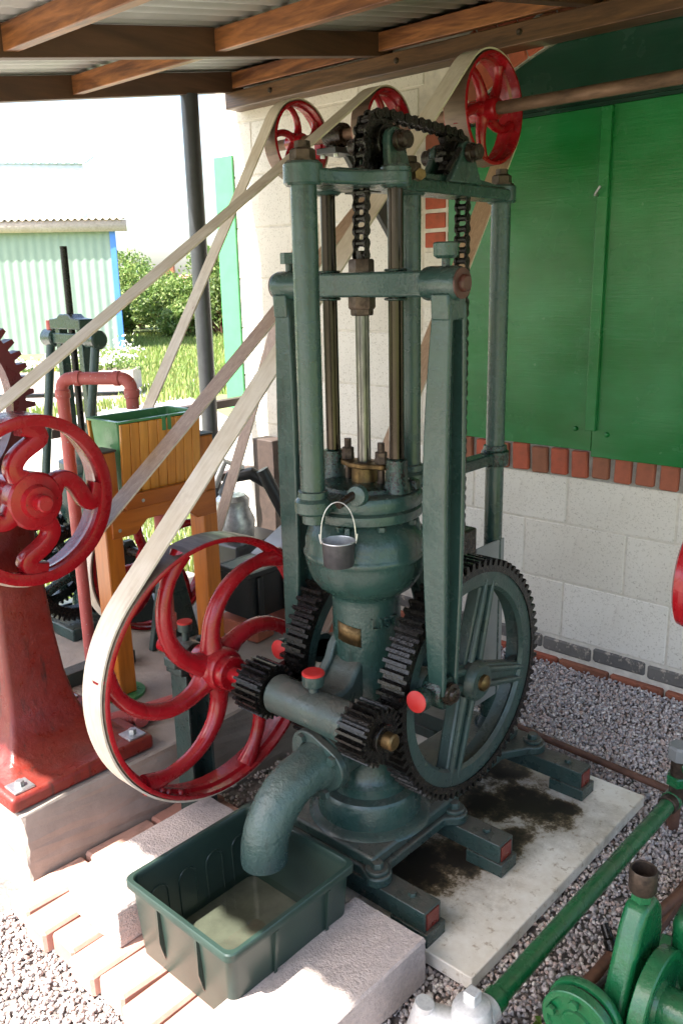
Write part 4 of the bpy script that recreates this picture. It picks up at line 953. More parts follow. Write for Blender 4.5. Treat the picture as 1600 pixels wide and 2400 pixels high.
# ------------------------------------------------------------------ wooden hopper
hp = thing('wooden_hopper', (-.99, .075, PT), 'varnished wooden hopper on pine legs with a green plastic liner', 'hopper')
hx0, hx1, hy0, hy1, hz0, hz1 = -1.080, -.912, -.080, .232, .905, 1.150
def hr(d, z, tap=0): return rect(hx0+d+tap, hx1-d-tap, hy0+d+tap, hy1-d-tap, z, .012)
lin = loft([hr(.008, hz0, .012), hr(.006, hz1-.03), hr(.006, hz1-.006), hr(-.006, hz1-.006), hr(-.006, hz1), hr(.010, hz1), hr(.012, hz1-.02), hr(.016, hz0+.03, .012)])
ln_ = build(lin, 'liner', LINER, hp)
build(MB().box((hx1-.010, .075, hz1-.045), (hx1+.0125, .088, hz1-.001)), 'liner_clip', LINER, ln_); build(MB().box((hx1-.010, .096, hz1-.045), (hx1+.0125, .109, hz1-.001)), 'liner_clip', LINER, ln_)
npk = 9
for i in range(npk):
    y0 = hy0+.004+(hy1-hy0-.008)*i/npk; y1 = hy0+.004+(hy1-hy0-.008)*(i+1)/npk-.0022
    for s in (1, -1):
        xa = hx1 if s > 0 else hx0; t_ = .011*s
        V = [(xa-.018*s, y0, hz0-.012), (xa-.018*s, y1, hz0-.012), (xa, y1, hz1-.008), (xa, y0, hz1-.008)]
        build(MB().add(V+[(v[0]+t_, v[1], v[2]) for v in V], [(0, 1, 2, 3), (7, 6, 5, 4), (0, 4, 5, 1), (1, 5, 6, 2), (2, 6, 7, 3), (3, 7, 4, 0)]), 'plank', PLANK, hp, .0025)
rl1 = build(MB().box((hx1-.006, hy0-.004, hz0-.030), (hx1+.012, hy1+.004, hz0+.018)), 'lower_batten', WOOD_LEGY, hp, .003)
build(MB().box((hx0-.012, hy0-.004, hz0-.030), (hx0+.006, hy1+.004, hz0+.018)), 'lower_batten', WOOD_LEGY, hp, .003)
rail_p = [(hy0-.05, hz0-.032), (hy1+.05, hz0-.032), (hy1+.05, hz0-.115), (.20, hz0-.115), (.15, hz0-.075), (0.0, hz0-.075), (-.045, hz0-.115), (hy0-.05, hz0-.115)]
build(MB().prism(rail_p, 'X', hx1-.020, hx1-.001), 'side_rail', WOOD_LEGY, hp, .003); build(MB().prism(rail_p, 'X', hx0+.022, hx0+.05), 'side_rail', WOOD_LEGY, hp, .003)
for y in (-.02, .18, -.105): build(MB().lathe([(0, 0), (.005, 0), (.006, .002), (0, .0035)], ((hx1+.0118) if y > -.1 else hx1-.001, y, hz0-.008 if y > -.1 else hz0-.09), (1, 0, 0), 10), 'screw', ZINC, hp)
for x, y, zt_ in ((-.962, -.118, 1.060), (-.962, .262, 1.060)):
    lg = build(MB().box((x-.038, y-.030, PT+.012), (x+.038, y+.030, zt_)), 'leg', WOOD_LEG, hp, .004)
    build(MB().box((x-.040, y-.032, zt_), (x+.040, y+.032, zt_+.006)), 'leg_cap', RAILWOOD, lg)
    build(MB().cyl((x, y, PT+.001), (x, y, PT+.011), .072, n=24), 'foot_pad', LINER, lg)

# ------------------------------------------------------------------ wheel at the back for the third belt
bw = thing('rear_belt_wheel', (-1.275, .25, PT), 'red spoked belt wheel half hidden behind the wooden hopper', 'wheel')
wheel(bw, 'wheel', (.25, .56), .267, -1.31, -1.24, RED, 5, .9, -.6, .045, .016)
build(MB().cyl((-1.46, .25, .56), (-1.15, .25, .56), .02, n=18), 'axle', GREASE_B, bw)
for x in (-1.17, -1.43):
    build(MB().prism([(.14, PT+.001), (.36, PT+.001), (.29, .56), (.27, .60), (.23, .60), (.21, .56)], 'X', x-.014, x+.014), 'stand', GREEN_LOW, bw, .004)

# ------------------------------------------------------------------ smaller pump in the background
sp_ = thing('small_pump', (-1.62, .22, PT), 'smaller dark green pump with a tall black rod, behind the hopper', 'pump')
Q = Vector((-1.62, .22, 0))
build(MB().box((Q.x-.16, Q.y-.22, PT+.001), (Q.x+.16, Q.y+.22, PT+.05)), 'base', GREEN_LOW, sp_, .006)
build(MB().lathe([(.11, PT+.05), (.10, PT+.10), (.075, PT+.14), (.07, .62), (.095, .66), (.125, .74), (.125, .80), (.095, .86), (.10, .87), (.10, .90), (.04, .905), (.04, .95), (0, .95)], (Q.x, Q.y, 0), n=36), 'cylinder', GREEN, sp_)
for s in (-1, 1):
    build(MB().box((Q.x-.016+.075*s, Q.y-.018, .88), (Q.x+.016+.075*s, Q.y+.018, 1.43)), 'frame_post', GREEN, sp_, .003)
    build(MB().tube([(Q.x+.145*s, Q.y-.13, .60), (Q.x+.155*s, Q.y, 1.36)], .017, 14), 'connecting_rod', GREEN, sp_)
    build(MB().cyl((Q.x+.11*s, Q.y, 1.36), (Q.x+.185*s, Q.y, 1.36), .034, n=22, bev=.006), 'rod_head', GREEN, sp_)
    gw = build(MB().gear((Q.y-.15, .505), .19, .175, .140, Q.x+.10*s-.02, Q.x+.10*s+.02, 52), 'gear_wheel', GREASE, sp_)
    for i in range(4):
        a = .4+i*PI/2; build(MB().tube([(Q.x+.10*s, Q.y-.15+r*math.cos(a), .505+r*math.sin(a)) for r in (.02, .10, .15)], [.024, .018, .02], 10), 'gear_spoke', GREEN_OIL, gw)
    build(MB().cyl((Q.x+.10*s-.03, Q.y-.15, .505), (Q.x+.10*s+.03, Q.y-.15, .505), .04, n=20), 'gear_hub', GREEN_OIL, gw)
build(MB().prism([(Q.x-.105, 1.395), (Q.x+.105, 1.395), (Q.x+.105, 1.432), (Q.x+.05, 1.437), (Q.x+.03, 1.450), (Q.x-.03, 1.450), (Q.x-.05, 1.437), (Q.x-.105, 1.432)], 'Y', Q.y-.03, Q.y+.03), 'top_yoke', GREEN, sp_, .004)
build(MB().box((Q.x-.12, Q.y-.02, 1.34), (Q.x+.12, Q.y+.02, 1.38)), 'crosshead', GREEN, sp_, .004)
build(MB().cyl((Q.x, Q.y, .93), (Q.x, Q.y, 1.69), .013, n=18), 'plunger_rod', GREASE, sp_)
c_ = build(MB().cyl((Q.x-.15, Q.y, 1.39), (Q.x-.15, Q.y, 1.425), .016, n=16), 'grease_cup', PINK, sp_)
# outlet pipe, painted red, bent into the hopper
up_ = (-1.30, -.02)
P = [(-1.235, -.065, PT), (-1.235, -.065, 1.205)]+[(-1.235+.03-.03*math.cos(a), -.065+.03*0+.0, 1.205+.03*math.sin(a)) for a in (.5, 1.0, 1.5)]
ex = (-1.03, .06)
dv = Vector((ex[0]+1.235, ex[1]+.065, 0)).normalized(); A_ = Vector((-1.235, -.065, 0)); L_ = math.hypot(ex[0]+1.235, ex[1]+.065); zt2 = 1.262; rr = .035
P = [A_+Vector((0, 0, PT)), A_+Vector((0, 0, zt2-rr))]+[A_+dv*(rr-rr*math.cos(a))+Vector((0, 0, zt2-rr+rr*math.sin(a))) for a in (.3, .6, .9, 1.2, PI/2)]
P += [A_+dv*(L_-rr)+Vector((0, 0, zt2))]+[A_+dv*(L_-rr+rr*math.sin(a))+Vector((0, 0, zt2-rr+rr*math.cos(a))) for a in (.3, .6, .9, 1.2, PI/2)]+[A_+dv*L_+Vector((0, 0, 1.165))]
rp = thing('red_outlet_pipe', (-1.235, -.065, PT), 'faded red plastic pipe bent over into the wooden hopper', 'pipe')
build(MB().tube(P, .0205, 18), 'pipe', PINK, rp)
for q in (A_+Vector((0, 0, zt2-rr-.03)), A_+dv*L_+Vector((0, 0, 1.20))): build(MB().ring(q, (0, 0, 1), .0195, .0245, .028, 22), 'socket', PINK, rp)
for tq in (.05, L_-.055): build(MB().ring(A_+dv*tq+Vector((0, 0, zt2)), dv, .0195, .0245, .02, 22), 'socket', PINK, rp)
fp = thing('red_floor_pipe', (-.76, -.22, PT), 'faded red pipe with a tee lying on the plinth behind the flywheel', 'pipe')
build(MB().tube([(-1.62, -.36, PT+.03), (-.95, -.345, PT+.03), (-.83, -.335, PT+.03), (-.79, -.30, PT+.03), (-.775, -.24, PT+.03), (-.66, .24, PT+.03)], .024, 16), 'pipe', PINK, fp)
build(MB().tube([(-.775, -.235, PT+.03), (-.762, -.18, PT+.03)], .029, 16), 'socket', PINK, fp); build(MB().tube([(-.766, -.20, PT+.03), (-.715, -.215, PT+.028)], .021, 16), 'tee_branch', PINK, fp)
vp = thing('red_upright_pipe', (-1.12, .12, PT), 'faded red upright pipe beside the hopper leg', 'pipe')
build(MB().cyl((-.985, .10, PT+.001), (-.985, .10, .86), .022, n=18), 'pipe', PINK, vp); build(MB().cyl((-.985, .10, .40), (-.985, .10, .46), .028, n=18, bev=.004), 'socket', PINK, vp)
# low green frames on the plinth
for i, (x, y0, y1, lb) in enumerate(((-1.16, -.55, .05, 'low green channel beam on the plinth nearest the red pedestal'), (-1.70, -.60, .6, 'low green channel beam at the far edge of the plinth'))):
    tag(build(MB().box((x-.03, y0, PT+.001), (x+.03, y1, PT+.05)), 'frame_beam', GREEN_LOW, None, .003, base=(x, (y0+y1)/2, PT)), lb, 'beam', 'low beams on the plinth')
tag(build(MB().box((-1.02, -.50, PT+.001), (-.99, -.31, PT+.03)).box((-1.12, -.42, PT+.029), (-.90, -.39, PT+.05)), 'steel_offcut', RUSTPIPE, None, .002, base=(-1.0, -.4, PT)), 'rusty steel offcuts lying on the plinth by the red pedestal', 'offcut')

# black tank on bricks
tk = thing('water_tank', (-.99, .60, .33), 'black plastic tank with a grey inside, standing on bricks behind the flywheel', 'tank')
def tkr(d, z): return rect(-1.115+d, -.925-d, .425+d, .77-d, z, .012)
build(loft([tkr(.012, .336), tkr(.004, .50), tkr(0, .505), tkr(0, .522), tkr(.008, .522)]), 'shell', TANKBLACK, tk)
tg = loft([tkr(.0079, .524), tkr(.010, .515), tkr(.016, .36)]); tg.f = tg.f[:-2]+[tg.f[-1]]
gi = build(tg, 'lining', TANKGREY, tk)
lid = build(MB().add([(-1.115, .60, .523), (-1.115, .77, .60), (-.925, .77, .60), (-.925, .60, .523)], [(0, 1, 2, 3)]), 'flap', TANKGREY, tk); lid.modifiers.new('thickness', 'SOLIDIFY').thickness = .006
for y in (.47, .60, .72): build(MB().box((-.9265, y-.012, .34), (-.917, y+.012, .50)), 'rib', TANKBLACK, tk, .003)
bkt = brick_mesh('loose_brick', (.21, .10, .065), BRICK, .006)
for (x, y, z, r, lb) in ((-1.02, .47, PT+.034, .1, 'old brick under the near end of the black tank'), (-1.02, .70, PT+.034, -.05, 'old brick under the far end of the black tank'), (-.82, .66, PT+.034, 1.3, 'loose brick lying beside the black tank')):
    o = bpy.data.objects.new('loose_brick', bkt); COL.objects.link(o); o.location = (x, y, z); o.rotation_euler.z = r; tag(o, lb, 'brick', 'bricks about the tank')
# dark machinery at the far end by the wall
en = thing('old_engine', (-1.60, .95, .0), 'dark oily engine with a grey metal pot near the far end of the wall', 'engine')
build(MB().box((-1.72, .82, 0), (-1.46, 1.12, .42)), 'bed', BLACKPOST, en, .01)
build(MB().lathe([(0, .42), (.09, .42), (.10, .50), (.075, .56), (.078, .60), (.06, .62), (0, .62)], (-1.60, .93, 0), n=28), 'pot', ZINC, en)
build(MB().tube([(-1.62, .90, .62), (-1.60, .93, .70), (-1.52, .98, .72), (-1.46, 1.05, .66)], .03, 14), 'exhaust', TANKBLACK, en)
build(MB().tube([(-1.47, 1.0, .74), (-1.36, 1.10, .42)], .03, 16), 'handle_tube', TANKBLACK, en)
build(MB().tube([(-1.66, .88, .66), (-1.60, .90, .78), (-1.56, .97, .74)], .016, 10), 'fuel_pipe', ALU, en)
bo = tag(build(MB().box((-1.93, 1.36, 0), (-1.78, 1.46, .78)), 'timber_post', RAILWOOD, None, .004, base=(-1.85, 1.41, 0)), 'short weathered timber post against the sunlit end of the wall', 'post')

# ------------------------------------------------------------------ right foreground
gp = thing('green_pipe', (.555, .2, .09), 'long green painted pipe with chipped patches running along the gravel', 'pipe')
build(MB().cyl((.553, -.262, .100), (.553, .655, .100), .0215, n=24), 'pipe', BRIGHT_GREEN, gp)
build(MB().ring((.553, -.285, .100), (0, 1, 0), .02, .0265, .045, 24), 'socket', BRIGHT_GREEN, gp)
build(MB().ring((.553, .635, .100), (0, 1, 0), .02, .026, .03, 24), 'end_socket', NUT, gp)
vf = thing('pipe_fitting', (.553, .70, .0), 'green and brass valve fitting at the far end of the green pipe', 'fitting')
build(MB().cyl((.553, .66, .10), (.553, .73, .10), .028, n=20, bev=.004), 'body', BRIGHT_GREEN, vf); build(MB().cyl((.560, .69, .10), (.560, .69, .23), .024, n=18), 'riser', NUT, vf)
build(MB().hexn((.560, .69, .15), (0, 0, 1), .034, .028), 'union_nut', BRIGHT_GREEN, vf); build(MB().lathe([(0, .23), (.034, .23), (.036, .24), (.036, .265), (.030, .272), (0, .272)], (.56, .69, 0), n=8), 'cap', PLATE_GREY, vf)
build(MB().cyl((.57, .69, .21), (.70, .72, .22), .022, n=16), 'branch', BRIGHT_GREEN, vf)
build(MB().cyl((.553, .695, .0), (.553, .695, .10), .018, n=14), 'leg', RUSTPIPE, vf)
sv = thing('aluminium_valve', (.535, -.33, 0), 'bright cast aluminium valve body at the near end of the green pipe', 'valve')
build(MB().lathe([(0, 0), (.040, 0), (.044, .01), (.044, .085), (.047, .09), (.047, .098), (.042, .102), (.041, .128), (.036, .140), (.024, .147), (0, .149)], (.545, -.325, 0), n=32), 'body', ALU, sv)
build(MB().box((.531, -.339, .145), (.559, -.311, .172)), 'square_key', ALU, sv, .003)
build(MB().tube([(.52, -.34, .075), (.475, -.362, .085), (.455, -.372, .085)], [.034, .030, .036], 20), 'inlet', ALU, sv); build(MB().tube([(.462, -.372, .125), (.448, -.377, .05), (.448, -.377, .0)], [.020, .026, .026], 16), 'inlet_elbow', ALU, sv)
build(MB().cyl((.553, -.30, .10), (.553, -.275, .10), .030, n=20), 'outlet_collar', ALU, sv)
tag(build(MB().cyl((-.09, .873, .026), (.60, .823, .026), .012, n=14), 'rusty_rod', RUSTPIPE, None, base=(.2, .85, .02)), 'rusty rod lying on the gravel behind the white board', 'rod')
tag(build(MB().tube([(.640, -.62, .028), (.640, -.05, .028), (.648, .02, .03), (.650, .10, .03), (.690, .40, .03), (.73, .70, .03)], .0135, 14), 'rusty_pipe', RUSTPIPE, None, base=(.66, 0, .02)), 'thin rusty pipe on the gravel beside the green engine', 'pipe', 'rusty pipes by the engine')
tag(build(MB().box((.672, -.62, .0), (.700, .62, .028)), 'rusty_angle', RUSTPIPE, None, .002, base=(.686, 0, 0)), 'rusty flat steel bar on the gravel under the green engine', 'bar', 'rusty pipes by the engine')
tag(build(MB().lathe([(0, 0), (.013, 0), (.016, .004), (.016, .025), (.012, .03), (.010, .06), (0, .06)], (.652, .10, .036), (-.5, .3, .55), 14), 'drain_cock', GREASE, None, base=(.652, .10, .036)), 'small black greasy cock on the thin rusty pipe', 'tap')
ge = thing('green_engine', (.84, -.22, 0), 'bright green engine with a brass oil cup at the bottom right corner', 'engine')
build(MB().box((.75, -.30, .088), (1.12, .10, .175)), 'bed', BRIGHT_GREEN, ge, .012)
bdy = [(-.315, .14), (-.17, .14), (-.120, .26), (-.105, .36), (-.118, .42), (-.145, .455), (-.195, .455), (-.222, .42), (-.250, .35), (-.285, .27), (-.320, .20)]
build(MB().prism([(y, z) for y, z in bdy], 'X', .776, .824), 'body', BRIGHT_GREEN, ge, .012, seg=3)
build(MB().prism([(-.12, .12), (.06, .12), (.06, .34), (-.0, .42), (-.12, .40)], 'X', .84, 1.05), 'cylinder_block', BRIGHT_GREEN, ge, .02, seg=3)
build(MB().hexn((.80, -.172, .455), (0, 0, 1), .021, .03), 'cup_nut', BRIGHT_GREEN, ge)
build(MB().lathe([(.014, .474), (.024, .474), (.027, .480), (.027, .520), (.025, .524), (.0225, .522), (.021, .495), (0, .49)], (.80, -.172, 0), n=28), 'oil_cup', NUT, ge)
def disc(c, ax, r, w, nm, par, mt=BRIGHT_GREEN): return build(MB().lathe([(0, 0), (r*.42, 0), (r*.45, w*.25), (r*.80, w*.25), (r*.84, 0), (r*.97, 0), (r, w*.08), (r, w*.92), (r*.97, w), (0, w)], c, ax, 56), nm, mt, par)
dd_ = disc((.765, -.355, .262), (0, 1, 0), .072, .022, 'coupling_disc', ge); build(MB().lathe([(0, 0), (.0735, 0), (.0755, .003), (.0755, .016), (.0735, .019), (0, .019)], (.765, -.326, .262), (0, 1, 0), 48), 'coupling_disc', BRIGHT_GREEN, ge)
build(MB().cyl((.765, -.334, .262), (.765, -.325, .262), .066, n=40), 'coupling_gasket', GREASE_B, ge)
for i in range(5):
    a = .4+2*PI*i/5; build(MB().hexn((.765+.052*math.cos(a), -.355, .262+.052*math.sin(a)), (0, -1, 0), .010, .009), 'bolt', BRIGHT_GREEN, dd_)
build(MB().cyl((.768, -.312, .262), (.79, -.20, .275), .028, n=24), 'shaft', GREASE, ge); build(MB().cyl((.788, -.225, .271), (.79, -.20, .275), .035, n=24, bev=.004), 'shaft_seal', NUT, ge)
f2 = disc((.872, -.205, .270), (-1, 0, 0), .105, .032, 'flywheel', ge); build(MB().cyl((.87, -.205, .270), (1.06, -.205, .270), .04, n=28), 'flywheel_hub', BRIGHT_GREEN, ge)
build(MB().tube([(.92, -.26, .270)]+[(.92+.012*i, -.205+.055*math.cos(i*1.3), .270+.055*math.sin(i*1.3)) for i in range(9)], .005, 8), 'spring', GREASE, ge)
ge.location += Vector((-.022, .080, -.086))
rw = thing('red_handwheel', (0.830, 0.416, 0), 'glossy red wheel seen edge-on at the right edge of the picture', 'wheel')
build(MB().lathe([(.085, -.012), (.100, -.018), (.113, -.012), (.117, 0), (.113, .012), (.100, .018), (.085, .012)], (0.650, 0.394, 0.872), (1, .12, 0), 48, True), 'rim', RED, rw)
for i in range(4):
    a = .4+i*PI/2; u_ = Vector((-.119, .993, 0)); build(MB().tube([Vector((0.650, 0.394, 0.872))+u_*(r*math.cos(a))+Vector((0, 0, r*math.sin(a))) for r in (.015, .092)], .010, 10), 'spoke', RED, rw)
build(MB().cyl((0.650, 0.394, 0.872), (0.850, 0.418, 0.872), .018, n=18), 'axle', NUT, rw); build(MB().cyl((0.830, 0.416, -.02), (0.830, 0.416, 0.902), .028, n=20), 'stand', BRIGHT_GREEN, rw)
def weed(x, y, label):
    V = []; F = []; tn = []
    for i in range(9):
        a = random.uniform(0, 2*PI); l = random.uniform(.012, .022); w_ = l*.35; h = random.uniform(.008, .022); u = Vector((math.cos(a), math.sin(a), 0)); t = Vector((-u.y, u.x, 0)); b = Vector((x, y, .006)); o = len(V)
        V += [b, b+u*l*.5+t*w_+Vector((0, 0, h)), b+u*l+Vector((0, 0, h*.9)), b+u*l*.5-t*w_+Vector((0, 0, h))]; F.append((o, o+1, o+2, o+3)); tn += [(.12, .24, .03)]*4
    o = mesh_tone('weed', [tuple(v-Vector((x, y, 0))) for v in V], F, tn, LEAF); o.location = (x, y, 0); tag(o, label, 'weed', 'weeds in the gravel')
weed(.612, -.07, 'tiny green weed in the gravel between the green pipe and the rusty pipe, farther one'); weed(.62, -.17, 'tiny green weed in the gravel between the green pipe and the rusty pipe, nearer one')

# ------------------------------------------------------------------ beyond the shelter
F_ = Vector((-.676, .737, 0)); R_ = Vector((.737, .676, 0))
shed = thing('metal_shed', (-17.5, 11.0, 0), 'pale green corrugated metal shed with a blue corner trim', 'shed')
c0 = Vector((-17.2, 10.75, -.05)); dl = (-R_+F_*-.10).normalized(); nl = 7.6; H = 2.86
V = []; F = []; n = 300
for i in range(n+1):
    p = c0+dl*(nl*i/n); off = .009*math.sin(2*PI*nl*i/n/.20); p = p-F_*off
    V += [tuple(p), tuple(p+Vector((0, 0, H+.05)))]
for i in range(n): F.append((2*i, 2*i+2, 2*i+3, 2*i+1))
o = build(MB().add(V, F), 'front_cladding', SHEDGREEN, shed)
FB = Vector((-.90, .436, 0)); bk = c0+FB*5; en_ = c0+dl*nl; ebk = en_+FB*5
build(MB().add([tuple(c0), tuple(bk), tuple(bk+Vector((0, 0, H))), tuple(c0+Vector((0, 0, H)))], [(0, 1, 2, 3)]), 'end_cladding', SHEDGREEN, shed).modifiers.new('thickness', 'SOLIDIFY').thickness = .03
build(MB().add([tuple(en_), tuple(ebk), tuple(ebk+Vector((0, 0, H))), tuple(en_+Vector((0, 0, H)))], [(0, 1, 2, 3)]), 'end_cladding', SHEDGREEN, shed)
build(MB().ribbon([c0+R_*.05-F_*.04, c0+R_*.05-F_*.04+Vector((0, 0, H))], R_, .13, .06), 'corner_trim', BLUETRIM, shed)
a0_ = c0+R_*.42-F_*.10+Vector((0, 0, H+.10)); a1_ = a0_+dl*(nl+.6)
build(MB().add([tuple(a0_+Vector((0, 0, -.13))), tuple(a1_+Vector((0, 0, -.13))), tuple(a1_+Vector((0, 0, .13))), tuple(a0_+Vector((0, 0, .13)))], [(0, 1, 2, 3)]), 'fascia', FASCIA, shed).modifiers.new('thickness', 'SOLIDIFY').thickness = .04
V = []; F = []; n = 400
for i in range(n+1):
    p = a0_+dl*((nl+.6)*i/n)+Vector((0, 0, .155+.025*math.sin(2*PI*(nl+.6)*i/n/.16))); V += [tuple(p-F_*.08), tuple(p+FB*5.2+Vector((0, 0, .25)))]
for i in range(n): F.append((2*i, 2*i+2, 2*i+3, 2*i+1))
build(MB().add(V, F), 'roof', FASCIA, shed).modifiers.new('thickness', 'SOLIDIFY').thickness = .012
# farther building
fb = thing('far_building', (-34, 18, 0), 'far pale building with a light blue corrugated roof above the shed', 'building')
e0 = Vector((-28.9, 17.7, 6.02)); V = []; F = []; n = 260; L = 9
dl2 = (-R_-F_*.12).normalized()
for i in range(n+1):
    p = e0+dl2*(L*i/n)+Vector((0, 0, .03*math.sin(2*PI*L*i/n/.30)+.012*i/n*L)); V += [tuple(p), tuple(p+F_*1.2+Vector((0, 0, .36)))]
for i in range(n): F.append((2*i, 2*i+2, 2*i+3, 2*i+1))
build(MB().add(V, F), 'roof', PALEBLUE, fb).modifiers.new('thickness', 'SOLIDIFY').thickness = .04
WHITEWALL = plain('white rendered wall', (.80, .80, .79), .7, .06, 3, .1, 20)
w0 = e0+F_*.25-R_*.2; w1 = w0+dl2*8.6
build(MB().add([(w0.x, w0.y, -.1), (w1.x, w1.y, -.1), (w1.x, w1.y, 6.05), (w0.x, w0.y, 6.0)], [(0, 1, 2, 3)]), 'front_wall', WHITEWALL, fb).modifiers.new('thickness', 'SOLIDIFY').thickness = .2
# hedge bushes
def bush(x, y, rx, rz, nleaf, label, tones, flowers=0, name='bush'):
    t = thing(name, (x, y, 0), label, 'bush', 'bushes along the far hedge')
    st_ = MB()
    cl = []
    for i in range(16):
        a = random.uniform(0, 2*PI); e = random.uniform(.1, 1); p = Vector((x+rx*.65*e*math.cos(a), y+rx*.65*e*math.sin(a), rz*random.uniform(.25, .95)*(1-.35*e))); cl.append((p, random.uniform(.28, .5)*rx))
        st_.tube([(x+random.uniform(-.1, .1), y+random.uniform(-.1, .1), -.1), tuple((Vector((x, y, 0))+p)/2+Vector((0, 0, .1))), tuple(p)], [.05, .03, .012], 5)
    build(st_, 'stems', RUSTPIPE, t)
    pts = []; 
    for p, r in cl:
        k = nleaf//16; d = RNG.normal(size=(k, 3)); d /= np.linalg.norm(d, axis=1)[:, None]; pts.append(np.array(p)+d*(r*RNG.uniform(.45, 1.05, k)[:, None])*np.array([1, 1, .8]))
    pts = np.concatenate(pts); pts = pts[pts[:, 2] > 0]; k = len(pts)
    n1 = RNG.normal(size=(k, 3)); n1 /= np.linalg.norm(n1, axis=1)[:, None]; n2 = np.cross(n1, RNG.normal(size=(k, 3))); n2 /= np.linalg.norm(n2, axis=1)[:, None]
    s = RNG.uniform(.045, .095, k)[:, None]
    V = np.stack([pts-n1*s, pts+n2*s*.45, pts+n1*s, pts-n2*s*.45], 1).reshape(-1, 3)-np.array([x, y, 0]); Fq = np.arange(4*k).reshape(k, 4)
    tn = np.array(tones)[RNG.integers(0, len(tones), k)]*RNG.uniform(.65, 1.25, (k, 1))
    if flowers: fl_ = RNG.random(k) < flowers; tn[fl_] = (.8, .78, .72)
    o = mesh_tone('foliage', V, Fq, np.repeat(tn, 4, 0), LEAF); o.parent = t; o['kind'] = 'stuff'
LT = [(.13, .22, .045), (.19, .28, .065), (.10, .17, .04), (.25, .31, .09)]
BL = [(-23.9, 15.6, 1.5, 2.5, .03, 'tall pale bush with white blossom right beside the shed corner'), (-22.6, 16.2, 1.2, 2.0, 0, 'rounded bush second from the shed in the far hedge'), (-21.4, 16.6, 1.3, 1.9, 0, 'low loose bush in the middle of the far hedge'),
      (-20.0, 16.4, 1.4, 2.5, 0, 'tall bush left of the black shelter post in the far hedge'), (-18.6, 16.3, 1.5, 2.7, 0, 'tall dark bush just beyond the black shelter post'), (-16.8, 16.4, 1.5, 2.3, 0, 'dark bush nearest the mint green strip of wall'), (-19.6, 14.6, 1.0, 1.1, 0, 'small scrubby bush standing out in front of the hedge'),
      (-23.2, 14.4, 1.1, 1.5, 0, 'pale leafy bush low beside the shed corner'), (-21.0, 15.2, 1.2, 1.5, 0, 'pale rounded bush in front of the middle of the hedge'), (-26.0, 17.6, 1.6, 3.0, 0, 'tallest bush rising behind the shed corner')]
for x, y, rx, rz, fl_, lb in BL: bush(x, y, rx*1.12, rz*1.05, 6400, lb, LT if 'dark' not in lb else [sc_(c, .7) for c in LT], fl_)
hs_ = thing('far_house', (-60, 45, 0), 'distant house with a pale red roof and chimney above the hedge', 'house')
hc = Vector((-60.6, 42.0, -2.3))
def hb_(u0, u1, d0, d1, z0, z1): 
    q = [hc+R_*u+F_*d for u, d in ((u0, d0), (u1, d0), (u1, d1), (u0, d1))]
    return MB().add([(p.x, p.y, z-2.3) for z in (z0, z1) for p in q], [(0, 1, 2, 3), (7, 6, 5, 4), (0, 4, 5, 1), (1, 5, 6, 2), (2, 6, 7, 3), (3, 7, 4, 0)])
build(hb_(-4, 4, 0, 6, -.1, 2.8), 'wall', plain('house render', (.62, .50, .44), .8, .1, 3, .1, 20), hs_)
rf = MB(); q = [hc+R_*u+F_*d+Vector((0, 0, z)) for u, d, z in ((-4.3, -.3, 2.7), (4.3, -.3, 2.7), (4.3, 3, 4.6), (-4.3, 3, 4.6), (-4.3, 6.3, 2.7), (4.3, 6.3, 2.7))]
rf.add([tuple(p) for p in q], [(0, 1, 2, 3), (3, 2, 5, 4), (0, 3, 4), (1, 5, 2)]); ro_ = build(rf, 'roof', plain('clay roof', (.45, .22, .16), .8, .2, 5, .2, 20), hs_)
build(hb_(1.6, 2.3, 2.6, 3.4, 4.0, 5.6), 'chimney', BRICK, ro_)
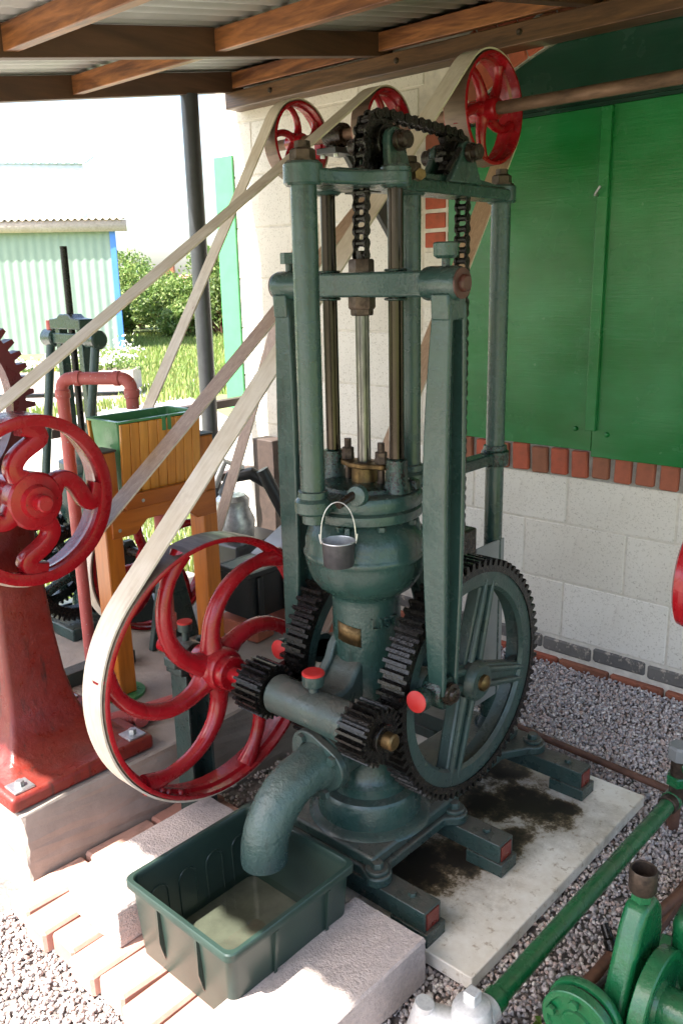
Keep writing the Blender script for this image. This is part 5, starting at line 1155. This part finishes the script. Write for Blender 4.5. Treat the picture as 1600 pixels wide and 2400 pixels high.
# planter of flowers
pt_ = thing('flower_planter', (-10.3, 6.1, 0), 'long pale timber planter full of white flowers before the shed', 'planter')
pA = Vector((-9.55, 5.85, 0)); pd = (-R_-F_*.05).normalized()
def pbx(u0, u1, d0, d1, z0, z1):
    q = [pA+pd*u+F_*d for u, d in ((u0, d0), (u1, d0), (u1, d1), (u0, d1))]; return MB().add([(p.x, p.y, z) for z in (z0, z1) for p in q], [(0, 1, 2, 3), (7, 6, 5, 4), (0, 4, 5, 1), (1, 5, 6, 2), (2, 6, 7, 3), (3, 7, 4, 0)])
for nm, a in (('front_board', (0, 2.6, 0, .04, .03, .33)), ('back_board', (0, 2.6, .5, .54, .03, .33)), ('end_board', (0, .04, .041, .499, .03, .33)), ('end_board', (2.56, 2.6, .041, .499, .03, .33)), ('soil', (.041, 2.559, .041, .499, .05, .28))):
    build(pbx(*a), nm, GRAVELBED if nm == 'soil' else FASCIA, pt_)
for i in range(9):
    u = .15+.29*i; c = pA+pd*u+F_*.27; hgt = random.uniform(.16, .34) if i > 0 else .42
    k = 260; d = RNG.normal(size=(k, 3))*np.array([.11, .11, hgt*.32]); pts = np.array([c.x, c.y, .3+hgt*.5])+d; pts[:, 2] = np.maximum(pts[:, 2], .29)
    n1 = RNG.normal(size=(k, 3)); n1 /= np.linalg.norm(n1, axis=1)[:, None]; n2 = np.cross(n1, RNG.normal(size=(k, 3))); n2 /= np.linalg.norm(n2, axis=1)[:, None]; s = RNG.uniform(.018, .04, k)[:, None]
    V = np.stack([pts-n1*s, pts+n2*s*.6, pts+n1*s, pts-n2*s*.6], 1).reshape(-1, 3)-np.array([c.x, c.y, .28])
    tn = np.array(LT)[RNG.integers(0, 4, k)]; w_ = (pts[:, 2] > .3+hgt*.45)&(RNG.random(k) < .75); tn[w_] = (.85, .83, .80)
    if i in (4, 7): yl = RNG.random(k) < .2; tn[yl] = (.8, .5, .03)
    ord_ = ['nearest the right end of', 'second from the right in', 'third from the right in', 'fourth from the right in', 'fifth from the right in', 'sixth from the right in', 'seventh from the right in', 'eighth from the right in', 'farthest left in'][i]
    t = thing('flowering_plant', (c.x, c.y, .28), ('white and yellow' if i in (4, 7) else 'white')+' flowering plant '+ord_+' the timber planter', 'plant', 'flowers in the planter')
    for nm, sel in (('foliage', ~w_), ('blossom', w_)):
        k2 = int(sel.sum())
        if k2 == 0: continue
        o = mesh_tone(nm, V.reshape(k, 4, 3)[sel].reshape(-1, 3), np.arange(4*k2).reshape(k2, 4), np.repeat(tn[sel], 4, 0), LEAF); o.parent = t; o['kind'] = 'stuff'
